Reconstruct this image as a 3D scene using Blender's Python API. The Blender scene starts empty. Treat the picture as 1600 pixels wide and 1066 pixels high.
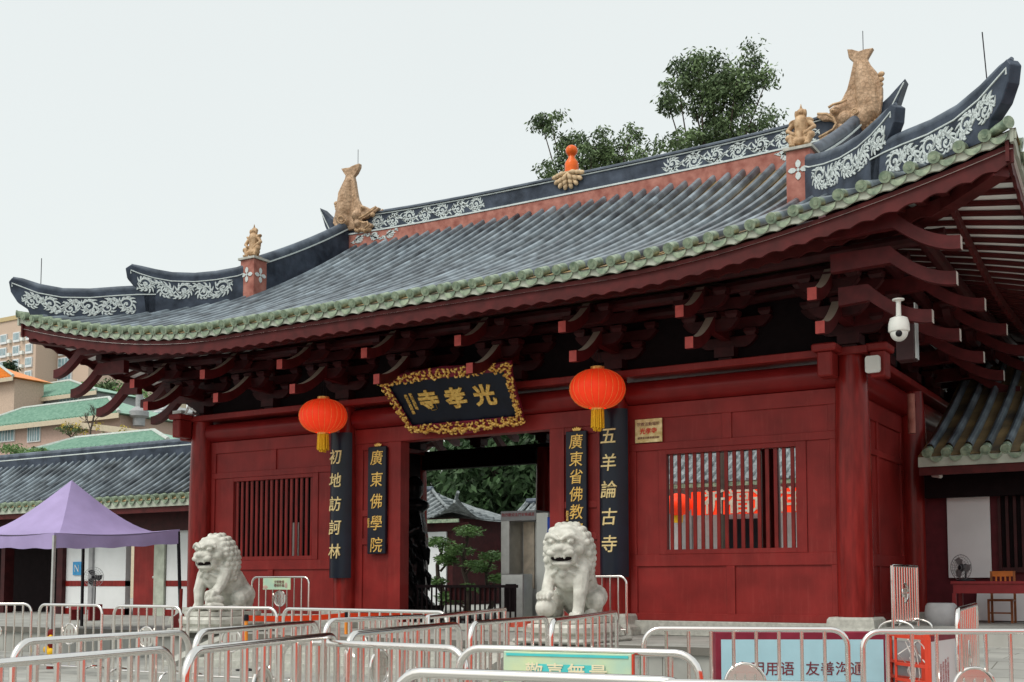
import bpy, bmesh, math, random
from mathutils import Vector, Matrix
random.seed(7)
R = math.radians
S = bpy.context.scene
COL = S.collection
# ------------------------------------------------------------------ camera, sky, sun, exposure
CAM = Vector((13.27, -20.0, 1.5)); YAW = R(31.6); PITCH = R(4.08); FPX = 1814.0; CY = 250.2
cd = bpy.data.cameras.new('camera'); cam = bpy.data.objects.new('camera', cd); COL.objects.link(cam)
cam.location = CAM; cam.rotation_euler = (math.pi/2+PITCH, 0, YAW)
cd.sensor_width = 36; cd.lens = FPX/1600*36; cd.shift_y = CY/1600; cd.clip_start = .1; cd.clip_end = 2000
S.camera = cam
W = bpy.data.worlds.new('World'); S.world = W; W.use_nodes = True
wn = W.node_tree.nodes; wl = W.node_tree.links; wn.clear()
SUN_EL, SUN_AZ = R(56), R(196)
sky = wn.new('ShaderNodeTexSky'); sky.sky_type = 'NISHITA'; sky.sun_disc = False
sky.sun_elevation = SUN_EL; sky.sun_rotation = SUN_AZ; sky.air_density = 1; sky.dust_density = 6
b1 = wn.new('ShaderNodeBackground'); b1.inputs[1].default_value = .05; wl.new(sky.outputs[0], b1.inputs[0])
tc = wn.new('ShaderNodeTexCoord'); nz = wn.new('ShaderNodeTexNoise'); nz.inputs['Scale'].default_value = 1.3; nz.inputs['Detail'].default_value = 3
rp = wn.new('ShaderNodeValToRGB'); rp.color_ramp.elements[0].color = (.61, .63, .585, 1); rp.color_ramp.elements[1].color = (.68, .70, .65, 1)
wl.new(tc.outputs['Generated'], nz.inputs['Vector']); wl.new(nz.outputs[0], rp.inputs[0])
b2 = wn.new('ShaderNodeBackground'); b2.inputs[1].default_value = 1.0; wl.new(rp.outputs[0], b2.inputs[0])
ad = wn.new('ShaderNodeAddShader'); wo = wn.new('ShaderNodeOutputWorld')
wl.new(b1.outputs[0], ad.inputs[0]); wl.new(b2.outputs[0], ad.inputs[1]); wl.new(ad.outputs[0], wo.inputs[0])
sd = bpy.data.lights.new('sun', 'SUN'); sd.energy = 1.3; sd.angle = R(30); sd.color = (1, .965, .92)
sun = bpy.data.objects.new('sun', sd); COL.objects.link(sun)
sv = Vector((math.sin(SUN_AZ)*math.cos(SUN_EL), math.cos(SUN_AZ)*math.cos(SUN_EL), math.sin(SUN_EL)))
sun.rotation_euler = (-sv).to_track_quat('-Z', 'Y').to_euler()
S.view_settings.view_transform = 'Standard'; S.view_settings.look = 'None'
S.view_settings.exposure = 0.2; S.view_settings.gamma = 1; S.view_settings.use_curve_mapping = False
# ------------------------------------------------------------------ measuring helpers
_f = Vector((-math.sin(YAW), math.cos(YAW), 0)); _r = Vector((math.cos(YAW), math.sin(YAW), 0))
_F = _f*math.cos(PITCH)+Vector((0, 0, math.sin(PITCH))); _U = -_f*math.sin(PITCH)+Vector((0, 0, math.cos(PITCH)))
def ray(u, v): return _F+_r*((u-800)/FPX)-_U*((v-533-CY)/FPX)
def aty(u, v, y): d = ray(u, v); return CAM+d*((y-CAM.y)/d.y)
def atz(u, v, z): d = ray(u, v); return CAM+d*((z-CAM.z)/d.z)
def atd(u, v, d): return CAM+ray(u, v)*d
# ------------------------------------------------------------------ object helpers
WL = {}
def wloc(p):
    return WL.get(p.name, Vector((0, 0, 0))) if p else Vector((0, 0, 0))
def tag(o, label=None, cat=None, group=None, kind=None):
    if label: o['label'] = label
    if cat: o['category'] = cat
    if group: o['group'] = group
    if kind: o['kind'] = kind
    return o
def thing(name, label, cat, loc=(0, 0, 0), group=None):
    o = bpy.data.objects.new(name, None); COL.objects.link(o); o.location = loc; o.empty_display_size = .2
    WL[o.name] = Vector(loc)
    return tag(o, label, cat, group)
def kids(o): return [c for c in bpy.data.objects if c.parent == o]
def dup(root, loc=None, rotz=None, label=None, group=None, parent=None):
    def rec(o, par):
        c = o.copy(); COL.objects.link(c); c.parent = par
        for ch in list(KID.get(o.name, [])):
            KID.setdefault(c.name, []).append(rec(ch, c))
        return c
    r = rec(root, parent)
    if parent is not None: KID.setdefault(parent.name, []).append(r)
    if loc is not None: r.location = loc
    if rotz is not None: r.rotation_euler = (0, 0, rotz)
    if label: r['label'] = label
    if group: r['group'] = group
    return r
KID = {}
def link(name, me, mat, parent=None, label=None):
    o = bpy.data.objects.new(name, me); COL.objects.link(o)
    if mat:
        me.materials.clear(); me.materials.append(mat)
    if parent:
        o.parent = parent; WL[o.name] = wloc(parent)
        KID.setdefault(parent.name, []).append(o)
        w = wloc(parent)
        if w.length > 0: me.transform(Matrix.Translation(-w))
    if label: o['label'] = label
    return o
class MB:
    def __init__(s): s.v = []; s.f = []; s.uv = None
    def add(s, vs, fs):
        n = len(s.v); s.v += [tuple(p) for p in vs]; s.f += [tuple(i+n for i in q) for q in fs]; return s
    def box(s, x0, x1, y0, y1, z0, z1):
        return s.add([(x0, y0, z0), (x1, y0, z0), (x1, y1, z0), (x0, y1, z0), (x0, y0, z1), (x1, y0, z1), (x1, y1, z1), (x0, y1, z1)],
                     [(0, 3, 2, 1), (4, 5, 6, 7), (0, 1, 5, 4), (1, 2, 6, 5), (2, 3, 7, 6), (3, 0, 4, 7)])
    def bar(s, p, q, w, h, up=(0, 0, 1)):
        p = Vector(p); q = Vector(q); d = (q-p).normalized(); u = Vector(up)
        a = d.cross(u)
        if a.length < 1e-4: a = d.cross(Vector((1, 0, 0)))
        a.normalize(); b = a.cross(d).normalized(); a = a*w/2; b = b*h/2
        return s.add([p-a-b, p+a-b, p+a+b, p-a+b, q-a-b, q+a-b, q+a+b, q-a+b],
                     [(0, 1, 2, 3), (4, 7, 6, 5), (0, 4, 5, 1), (1, 5, 6, 2), (2, 6, 7, 3), (3, 7, 4, 0)])
    def tube(s, pts, r, n=8, cap=True, closed=False):
        pts = [Vector(p) for p in pts]; m = len(pts); rr = r if isinstance(r, (list, tuple)) else [r]*m
        vs = []; prev = None
        for i, p in enumerate(pts):
            if closed: d = pts[(i+1) % m]-pts[i-1]
            else: d = pts[min(i+1, m-1)]-pts[max(i-1, 0)]
            if d.length < 1e-9: d = Vector((0, 0, 1))
            d.normalize()
            if prev is None:
                a = d.cross(Vector((0, 0, 1)))
                if a.length < 1e-3: a = d.cross(Vector((0, 1, 0)))
            else: a = prev-d*prev.dot(d)
            a.normalize(); prev = a; b = d.cross(a)
            for k in range(n):
                t = 2*math.pi*k/n; vs.append(p+(a*math.cos(t)+b*math.sin(t))*rr[i])
        fs = []
        for i in range(m if closed else m-1):
            j = (i+1) % m
            for k in range(n):
                l = (k+1) % n; fs.append((i*n+k, i*n+l, j*n+l, j*n+k))
        if cap and not closed: fs += [tuple(range(n))[::-1], tuple((m-1)*n+k for k in range(n))]
        return s.add(vs, fs)
    def lathe(s, prof, c=(0, 0, 0), n=24, M=None):
        vs = []; c = Vector(c)
        for (r, z) in prof:
            for k in range(n):
                t = 2*math.pi*k/n; p = Vector((r*math.cos(t), r*math.sin(t), z)); vs.append((M @ p if M else p)+c)
        fs = []; m = len(prof)
        for i in range(m-1):
            for k in range(n):
                l = (k+1) % n; fs.append((i*n+k, i*n+l, (i+1)*n+l, (i+1)*n+k))
        fs += [tuple(range(n))[::-1], tuple((m-1)*n+k for k in range(n))]
        return s.add(vs, fs)
    def prism(s, poly, f0, f1):
        "poly 2-D, f0/f1 map (a,b) to the two 3-D sides"
        n = len(poly); vs = [f0(*p) for p in poly]+[f1(*p) for p in poly]
        fs = [tuple(range(n)), tuple(range(n, 2*n))[::-1]]+[(i, n+i, n+(i+1) % n, (i+1) % n) for i in range(n)]
        return s.add(vs, fs)
    def grid(s, fn, nu, nv, uvs=None):
        vs = [fn(i/nu, j/nv) for i in range(nu+1) for j in range(nv+1)]
        if uvs is not None:
            if s.uv is None: s.uv = [(0, 0)]*len(s.v)
            s.uv += [uvs(i/nu, j/nv) for i in range(nu+1) for j in range(nv+1)]
        w = nv+1
        return s.add(vs, [(i*w+j, (i+1)*w+j, (i+1)*w+j+1, i*w+j+1) for i in range(nu) for j in range(nv)])
    def ball(s, c, r, n=14, m=9, rot=None):
        if not isinstance(r, (tuple, list)): r = (r, r, r)
        c = Vector(c); vs = []
        for i in range(1, m):
            ph = math.pi*i/m
            for k in range(n):
                t = 2*math.pi*k/n; p = Vector((r[0]*math.sin(ph)*math.cos(t), r[1]*math.sin(ph)*math.sin(t), r[2]*math.cos(ph)))
                vs.append((rot @ p if rot else p)+c)
        a = Vector((0, 0, r[2])); b = Vector((0, 0, -r[2]))
        vs += [(rot @ a if rot else a)+c, (rot @ b if rot else b)+c]
        fs = []
        for i in range(m-2):
            for k in range(n):
                l = (k+1) % n; fs.append((i*n+k, (i+1)*n+k, (i+1)*n+l, i*n+l))
        T = (m-1)*n; L = (m-2)*n
        fs += [(T, k, (k+1) % n) for k in range(n)]+[(T+1, L+(k+1) % n, L+k) for k in range(n)]
        return s.add(vs, fs)
    def limb(s, pts, rs, n=10):
        s.tube(pts, rs, n)
        for p, r in zip(pts, rs): s.ball(p, r, 10, 7)
        return s
    def mesh(s, name='m'):
        me = bpy.data.meshes.new(name); me.from_pydata(s.v, [], s.f); me.update()
        if s.uv is not None:
            while len(s.uv) < len(s.v): s.uv.append((0, 0))
            ul = me.uv_layers.new(name='UVMap')
            li = [0]*len(me.loops); me.loops.foreach_get('vertex_index', li)
            ul.data.foreach_set('uv', [c for i in li for c in s.uv[i]])
        return me
    def build(s, name, mat, parent=None, smooth=False, bevel=0, label=None, solid=0, sharp=35):
        me = s.mesh(name)
        if bevel:
            bm = bmesh.new(); bm.from_mesh(me)
            ed = [e for e in bm.edges if len(e.link_faces) == 2 and e.calc_face_angle(0) > .6]
            bmesh.ops.bevel(bm, geom=ed, offset=bevel, segments=1, affect='EDGES', clamp_overlap=True)
            bm.to_mesh(me); bm.free()
        o = link(name, me, mat, parent, label)
        if smooth:
            me.polygons.foreach_set('use_smooth', [True]*len(me.polygons))
            if sharp: me.set_sharp_from_angle(angle=R(sharp))
        return o
    def remesh(s, name, mat, parent, vox=.02, sm=4, label=None):
        me = s.mesh(name); o = bpy.data.objects.new('tmp', me); COL.objects.link(o)
        m = o.modifiers.new('r', 'REMESH'); m.mode = 'VOXEL'; m.voxel_size = vox
        if sm: k = o.modifiers.new('s', 'SMOOTH'); k.iterations = sm; k.factor = .5
        dg = bpy.context.evaluated_depsgraph_get(); me2 = bpy.data.meshes.new_from_object(o.evaluated_get(dg))
        bpy.data.objects.remove(o); bpy.data.meshes.remove(me)
        me2.polygons.foreach_set('use_smooth', [True]*len(me2.polygons)); me2.name = name
        return link(name, me2, mat, parent, label)
def text(body, size, M, mat, name, parent, bold=0.0, ext=.006, align='CENTER', sp=1.0, label=None, shear=0, space=1.0):
    c = bpy.data.curves.new('t', 'FONT'); c.body = body; c.size = size; c.offset = bold; c.extrude = ext
    c.align_x = align; c.align_y = 'CENTER'; c.space_line = sp; c.resolution_u = 3; c.shear = shear; c.space_character = space
    o = bpy.data.objects.new('t', c); COL.objects.link(o)
    dg = bpy.context.evaluated_depsgraph_get(); me = bpy.data.meshes.new_from_object(o.evaluated_get(dg))
    bpy.data.objects.remove(o); bpy.data.curves.remove(c)
    me.transform(M); me.name = name
    return link(name, me, mat, parent, label)
def face_m(loc, rz=0.0, tilt=0.0):
    "matrix that stands text up in the x-z plane, facing -y, turned by rz and leaning forward by tilt"
    return Matrix.Translation(Vector(loc)) @ Matrix.Rotation(rz, 4, 'Z') @ Matrix.Rotation(math.pi/2+tilt, 4, 'X')
# ------------------------------------------------------------------ materials
def mat(name, c, rough=.6, metal=0, var=.18, scale=6.0, bump=0, bscale=30., c2=None, vor=0, vscale=12, emit=0, spec=.22, top_light=None, detail=4, coat=0, streak=None, uvj=0, alpha=1, trans=0, slab=None, wear=None, tv=0, vcol=0, wamt=.55):
    m = bpy.data.materials.new(name); m.use_nodes = True; N = m.node_tree.nodes; L = m.node_tree.links
    P = N['Principled BSDF']; P.inputs['Roughness'].default_value = rough; P.inputs['Metallic'].default_value = metal
    P.inputs['Specular IOR Level'].default_value = spec
    if coat: P.inputs['Coat Weight'].default_value = coat; P.inputs['Coat Roughness'].default_value = .15
    t = N.new('ShaderNodeTexCoord'); n = N.new('ShaderNodeTexNoise'); n.inputs['Scale'].default_value = scale; n.inputs['Detail'].default_value = detail
    mp = N.new('ShaderNodeMapping'); L.new(t.outputs['Object'], mp.inputs[0]); L.new(mp.outputs[0], n.inputs['Vector'])
    if streak: mp.inputs['Scale'].default_value = streak
    r = N.new('ShaderNodeValToRGB'); L.new(n.outputs[0], r.inputs[0])
    a = [x*(1-var) for x in c]; b = [min(1, x*(1+var)) for x in c] if c2 is None else c2
    r.color_ramp.elements[0].position = .3; r.color_ramp.elements[1].position = .7
    r.color_ramp.elements[0].color = (*a, 1); r.color_ramp.elements[1].color = (*b, 1)
    out = r.outputs[0]
    if top_light:  # paler tone on upward faces, top light put into the colour
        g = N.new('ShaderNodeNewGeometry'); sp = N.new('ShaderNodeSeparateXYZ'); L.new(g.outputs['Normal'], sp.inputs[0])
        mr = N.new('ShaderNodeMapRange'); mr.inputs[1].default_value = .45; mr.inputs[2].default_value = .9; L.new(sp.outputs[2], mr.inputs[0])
        mx = N.new('ShaderNodeMixRGB'); L.new(mr.outputs[0], mx.inputs[0]); L.new(out, mx.inputs[1]); mx.inputs[2].default_value = (*top_light, 1); out = mx.outputs[0]
    if wear:
        mp2 = N.new('ShaderNodeMapping'); mp2.inputs['Scale'].default_value = (9, 9, .8); L.new(t.outputs['Object'], mp2.inputs[0]); n3 = N.new('ShaderNodeTexNoise'); n3.inputs['Scale'].default_value = 1.4; n3.inputs['Detail'].default_value = 8; n3.inputs['Roughness'].default_value = .7; L.new(mp2.outputs[0], n3.inputs['Vector'])
        m3 = N.new('ShaderNodeMapRange'); m3.inputs[1].default_value = .52; m3.inputs[2].default_value = .78; m3.inputs[4].default_value = wamt; L.new(n3.outputs[0], m3.inputs[0])
        mx = N.new('ShaderNodeMixRGB'); L.new(m3.outputs[0], mx.inputs[0]); L.new(out, mx.inputs[1]); mx.inputs[2].default_value = (*wear, 1); out = mx.outputs[0]
    if vcol:
        vo = N.new('ShaderNodeTexVoronoi'); vo.feature = 'DISTANCE_TO_EDGE'; vo.inputs['Scale'].default_value = vscale; mp3 = N.new('ShaderNodeMapping'); mp3.inputs['Scale'].default_value = (1, .5, .8); L.new(t.outputs['Object'], mp3.inputs[0]); L.new(mp3.outputs[0], vo.inputs['Vector'])
        m4 = N.new('ShaderNodeMapRange'); m4.inputs[2].default_value = .16; m4.inputs[3].default_value = vcol; L.new(vo.outputs[0], m4.inputs[0]); mx = N.new('ShaderNodeVectorMath'); mx.operation = 'SCALE'; L.new(out, mx.inputs[0]); L.new(m4.outputs[0], mx.inputs[3]); out = mx.outputs[0]
    if tv:
        s1 = N.new('ShaderNodeSeparateXYZ'); L.new(t.outputs['Object'], s1.inputs[0]); s2 = N.new('ShaderNodeSeparateXYZ'); L.new(t.outputs['UV'], s2.inputs[0]); cb_ = N.new('ShaderNodeCombineXYZ')
        for k_, (src, mul) in enumerate(((s1.outputs[0], 1/.344), (s2.outputs[1], 1))):
            a1 = N.new('ShaderNodeMath'); a1.operation = 'MULTIPLY_ADD'; a1.inputs[1].default_value = mul; a1.inputs[2].default_value = .19+.5*(k_ == 0); L.new(src, a1.inputs[0]); a2 = N.new('ShaderNodeMath'); a2.operation = 'FLOOR'; L.new(a1.outputs[0], a2.inputs[0]); L.new(a2.outputs[0], cb_.inputs[k_])
        wn_ = N.new('ShaderNodeTexWhiteNoise'); L.new(cb_.outputs[0], wn_.inputs[0]); m3 = N.new('ShaderNodeMapRange'); m3.inputs[3].default_value = 1-tv; m3.inputs[4].default_value = 1+tv; L.new(wn_.outputs[0], m3.inputs[0])
        mx = N.new('ShaderNodeVectorMath'); mx.operation = 'SCALE'; L.new(out, mx.inputs[0]); L.new(m3.outputs[0], mx.inputs[3]); out = mx.outputs[0]
    if slab:
        bk = N.new('ShaderNodeTexBrick'); bk.inputs['Scale'].default_value = 1; bk.inputs['Brick Width'].default_value = slab[0]; bk.inputs['Row Height'].default_value = slab[1]; bk.inputs['Mortar Size'].default_value = .008
        bk.inputs['Color1'].default_value = (.86, .86, .86, 1); bk.inputs['Color2'].default_value = (1, 1, 1, 1); bk.inputs['Mortar'].default_value = (.4, .38, .36, 1); L.new(t.outputs['Object'], bk.inputs['Vector'])
        mx = N.new('ShaderNodeMixRGB'); mx.blend_type = 'MULTIPLY'; mx.inputs[0].default_value = 1; L.new(out, mx.inputs[1]); L.new(bk.outputs[0], mx.inputs[2]); out = mx.outputs[0]
    L.new(out, P.inputs['Base Color'])
    h = None
    if bump:
        n2 = N.new('ShaderNodeTexNoise'); n2.inputs['Scale'].default_value = bscale; n2.inputs['Detail'].default_value = 5; L.new(mp.outputs[0], n2.inputs['Vector'])
        h = (n2.outputs[0], bump)
    if vor:
        n2 = N.new('ShaderNodeTexVoronoi'); n2.inputs['Scale'].default_value = vscale; L.new(t.outputs['Object'], n2.inputs['Vector']); h = (n2.outputs[0], vor)
    if uvj:
        sx = N.new('ShaderNodeSeparateXYZ'); L.new(t.outputs['UV'], sx.inputs[0])
        md = N.new('ShaderNodeMath'); md.operation = 'MODULO'; md.inputs[1].default_value = 1; L.new(sx.outputs[1], md.inputs[0])
        h = (md.outputs[0], uvj)
    if h:
        bp = N.new('ShaderNodeBump'); bp.inputs['Strength'].default_value = h[1]; bp.inputs['Distance'].default_value = .02
        L.new(h[0], bp.inputs['Height']); L.new(bp.outputs[0], P.inputs['Normal'])
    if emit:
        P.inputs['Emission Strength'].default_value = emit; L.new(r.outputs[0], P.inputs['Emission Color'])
    if trans: P.inputs['Transmission Weight'].default_value = trans
    if alpha < 1: P.inputs['Alpha'].default_value = alpha
    return m
M = {}
M['red'] = mat('red_paint', (.222, .0195, .0175), .45, wear=(.30, .055, .045), var=.25, scale=1.6, bump=.05, bscale=60)
M['redcol'] = mat('red_column_paint', (.195, .014, .012), .27, wamt=.25, wear=(.28, .05, .04), var=.3, scale=4, streak=(3, 3, .5))
M['redbeam'] = mat('red_beam_paint', (.19, .013, .013), .33, var=.2, scale=2)
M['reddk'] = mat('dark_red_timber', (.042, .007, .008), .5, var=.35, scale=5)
M['armred'] = mat('beak_arm_red', (.075, .009, .010), .5, var=.3, scale=5, top_light=(.55, .47, .38))  # pale arm tops are painted as if lit
M['tiplit'] = mat('arm_tip_lit', (.42, .075, .065), .6, var=.15, scale=9)  # the arms' red paint again, brightened as if light falls on the tips
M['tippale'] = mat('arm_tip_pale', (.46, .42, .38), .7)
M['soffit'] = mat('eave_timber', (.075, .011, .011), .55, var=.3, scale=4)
M['plaster'] = mat('white_plaster', (.86, .87, .84), .8, var=.08, scale=2)
M['slate'] = mat('slate_tile', (.075, .098, .125), .3, var=.45, scale=1.6, c2=(.22, .275, .315), uvj=.22, detail=7, spec=.45, tv=.28)  # paler blue tone also carries the sky's reflection in the colour
M['pan'] = mat('pan_tile', (.13, .115, .10), .6, var=.4, scale=1.2, c2=(.46, .32, .15), uvj=1)
M['green'] = mat('green_glaze', (.17, .25, .18), .28, var=.3, scale=9, c2=(.34, .42, .30), bump=.3, bscale=40)
M['lime'] = mat('lime_band', (.40, .44, .37), .8, var=.2, scale=4)
M['navy'] = mat('navy_ridge', (.022, .034, .055), .5, var=.35, scale=3, c2=(.06, .08, .115), bump=.2, bscale=12)
M['cap'] = mat('slate_ridge_cap', (.06, .08, .11), .45, var=.35, scale=3, c2=(.12, .15, .19))
M['pink'] = mat('pink_stucco', (.33, .115, .09), .8, var=.25, scale=5, c2=(.44, .20, .16), bump=.2)
M['scroll'] = mat('white_relief', (.55, .62, .62), .7, var=.12, scale=12)
M['tan'] = mat('tan_ceramic', (.36, .22, .115), .5, var=.22, scale=9, c2=(.62, .44, .27), bump=.4, bscale=30)
M['tanscale'] = mat('tan_ceramic_scales', (.42, .27, .16), .5, var=.2, scale=5, c2=(.58, .41, .27), vor=.6, vscale=13, vcol=.68)
M['orange'] = mat('orange_glaze', (.72, .13, .02), .2, var=.2, scale=6)
M['stone'] = mat('granite', (.42, .43, .39), .75, var=.18, scale=14, bump=.15)
M['lion'] = mat('lion_stone', (.46, .465, .41), .8, var=.2, scale=5, c2=(.70, .71, .65), bump=.12, bscale=60, detail=9)
M['black'] = mat('black_lacquer', (.005, .009, .02), .35, spec=.3, var=.3, scale=3)
M['dark'] = mat('dark_timber_and_shade', (.012, .008, .009), .7, spec=.05)  # also colours sheets that stand for shade
M['gold'] = mat('gold_leaf', (.75, .42, .09), .38, metal=.35, var=.2, scale=20, c2=(.95, .66, .2))
M['goldpale'] = mat('pale_gold_paint', (.72, .58, .28), .4, metal=.15, var=.15, scale=20)
M['cream_c'] = mat('cream_ceramic', (.56, .42, .26), .5, var=.2, scale=9)
M['goldcarve'] = mat('gold_carving', (.7, .3, .035), .32, metal=.4, var=.3, scale=14, c2=(1, .7, .22))
M['steel'] = mat('stainless_steel', (.80, .775, .745), .14, metal=1, var=.06, scale=3)
M['steel2'] = mat('galvanised_steel', (.5, .51, .5), .4, metal=.8, var=.1)
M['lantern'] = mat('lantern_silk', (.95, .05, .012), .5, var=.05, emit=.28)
M['yellow'] = mat('yellow_tassel', (.85, .5, .02), .6, var=.15, scale=30)
M['purple'] = mat('purple_canvas', (.33, .27, .48), .6, var=.1, scale=2, bump=.3, bscale=5)
M['white'] = mat('white_wall', (.70, .73, .74), .8, var=.06, scale=1.5)
M['wallg'] = mat('off_white_wall', (.5, .5, .5), .8, var=.08)
M['grey'] = mat('grey_wall', (.32, .33, .34), .8, var=.1)
M['whitepl'] = mat('white_plastic', (.75, .78, .74), .35, var=.03)
M['blackpl'] = mat('black_plastic', (.014, .014, .018), .5, spec=.15)
M['pave'] = mat('plaza_granite', (.36, .37, .345), .8, var=.2, scale=1.2, bump=.1, bscale=40, slab=(.9, .45))
M['asph'] = mat('grey_paving', (.2, .2, .19), .85, var=.2, scale=2)
M['belt'] = mat('red_belt', (.9, .07, .015), .5, var=.04)
M['orangepost'] = mat('orange_post', (.75, .25, .03), .5)
M['orangered'] = mat('orange_red_metal', (.6, .06, .03), .4, var=.06)
M['wood'] = mat('brown_wood', (.28, .10, .035), .45, var=.25, scale=8)
M['deskred'] = mat('desk_red', (.22, .022, .025), .4, var=.12)
M['lblue'] = mat('sign_blue', (.36, .60, .68), .5, var=.04)
M['teal'] = mat('sign_teal', (.08, .55, .55), .45, var=.05)
M['mint'] = mat('sign_mint', (.42, .68, .58), .45, var=.12, scale=3, c2=(.62, .72, .42))
M['cream_t'] = mat('cream_lettering', (.75, .72, .5), .5, var=.03)
M['maroon'] = mat('maroon_paint', (.20, .02, .04), .5)
M['bark'] = mat('tree_bark', (.07, .055, .045), .9, bump=.5)
M['leafA'] = mat('leaf_green', (.055, .10, .05), .5, var=.5, scale=1.1, c2=(.17, .25, .11), detail=5)
M['leafB'] = mat('leaf_dark', (.018, .04, .02), .6, var=.5, scale=.8, c2=(.06, .12, .045), detail=5)
M['leafC'] = mat('leaf_bright', (.08, .18, .06), .5, var=.4, scale=2, c2=(.22, .38, .13))
M['groof'] = mat('green_roof_tile', (.20, .38, .29), .5, var=.15, scale=3, c2=(.29, .47, .37))
M['oroof'] = mat('orange_roof_tile', (.75, .25, .04), .4, var=.15)
M['cream'] = mat('cream_render', (.55, .48, .36), .8, var=.08)
M['peach'] = mat('peach_tile_wall', (.54, .42, .33), .8, var=.1)
M['pinkwall'] = mat('pink_wall', (.50, .36, .30), .8, var=.08)
M['ybrick'] = mat('yellow_wall', (.50, .40, .22), .8, var=.08)
M['glass'] = mat('window_glass', (.22, .33, .36), .15, var=.3, scale=1)
M['pane'] = mat('clear_glass', (.8, .85, .85), .05, alpha=.2)
M['redwall'] = mat('red_hoarding', (.95, .09, .04), .6, var=.08)
M['pearl'] = mat('cream_panel', (.58, .5, .4), .5)
M['bluebox'] = mat('blue_panel', (.02, .08, .45), .4)
M['roofg'] = mat('grey_tile', (.12, .14, .15), .5, var=.3, scale=4, c2=(.30, .34, .35))
M['ink'] = mat('red_ink', (.35, .02, .03), .5)
M['brownink'] = mat('brown_ink', (.16, .03, .04), .5)
M['fanblade'] = mat('fan_wire', (.25, .26, .27), .4, metal=.5)
M['palegreen'] = mat('pale_green_post', (.45, .5, .47), .6)
# ------------------------------------------------------------------ the ground
TZ = .55; TY = -3.6
def struct(name, mb, m, **k): return tag(mb.build(name, m, **k), kind='structure')
struct('ground', MB().add([(-400, -300, -.02), (400, -300, -.02), (400, 500, -.02), (-400, 500, -.02)], [(0, 1, 2, 3)]), M['asph'])
struct('plaza', MB().box(-40, 40, -60, TY, -.3, 0), M['pave'])
tb = MB(); tb.box(-40, 40, TY+.06, 9.6, -.3, TZ-.12); tb.box(-40, 40, TY, TY+1.2, TZ-.12, TZ)
tb.box(-40, 40, TY+1.204, 9.6, TZ-.12, TZ-.004)
for i in range(34): tb.box(-40+i*2.4, -40+i*2.4+.008, TY+.05, TY+.06, 0, TZ-.12)
struct('terrace', tb, M['pave'])
st = MB()
for i, (y, z) in enumerate(((-4.0, .41), (-4.4, .275), (-4.8, .14))): st.box(-3.1, 3.1, y, TY+.06-.001*i, -.1, z)
struct('steps', st, M['stone'], bevel=.01)
ck = MB()
for x in (-3.42, 3.12): ck.prism([(TY, 0), (TY-1.5, 0), (TY-1.5, .08), (TY, TZ)], lambda a, b, x=x: (x, a-.002, b), lambda a, b, x=x: (x+.3, a-.002, b))
struct('stair_cheek', ck, M['stone'])
rm = MB(); rm.prism([(-1.0, TZ+.004), (-4.4, TZ+.004), (-8.2, .02), (-8.2, 0), (-1.0, 0)], lambda a, b: (9.95, a, b), lambda a, b: (13.4, a, b))
struct('ramp', rm, M['pave'], bevel=.01)
struct('courtyard', MB().box(-60, 40, 9.6, 60, -.3, TZ-.01), M['pave'])

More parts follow.
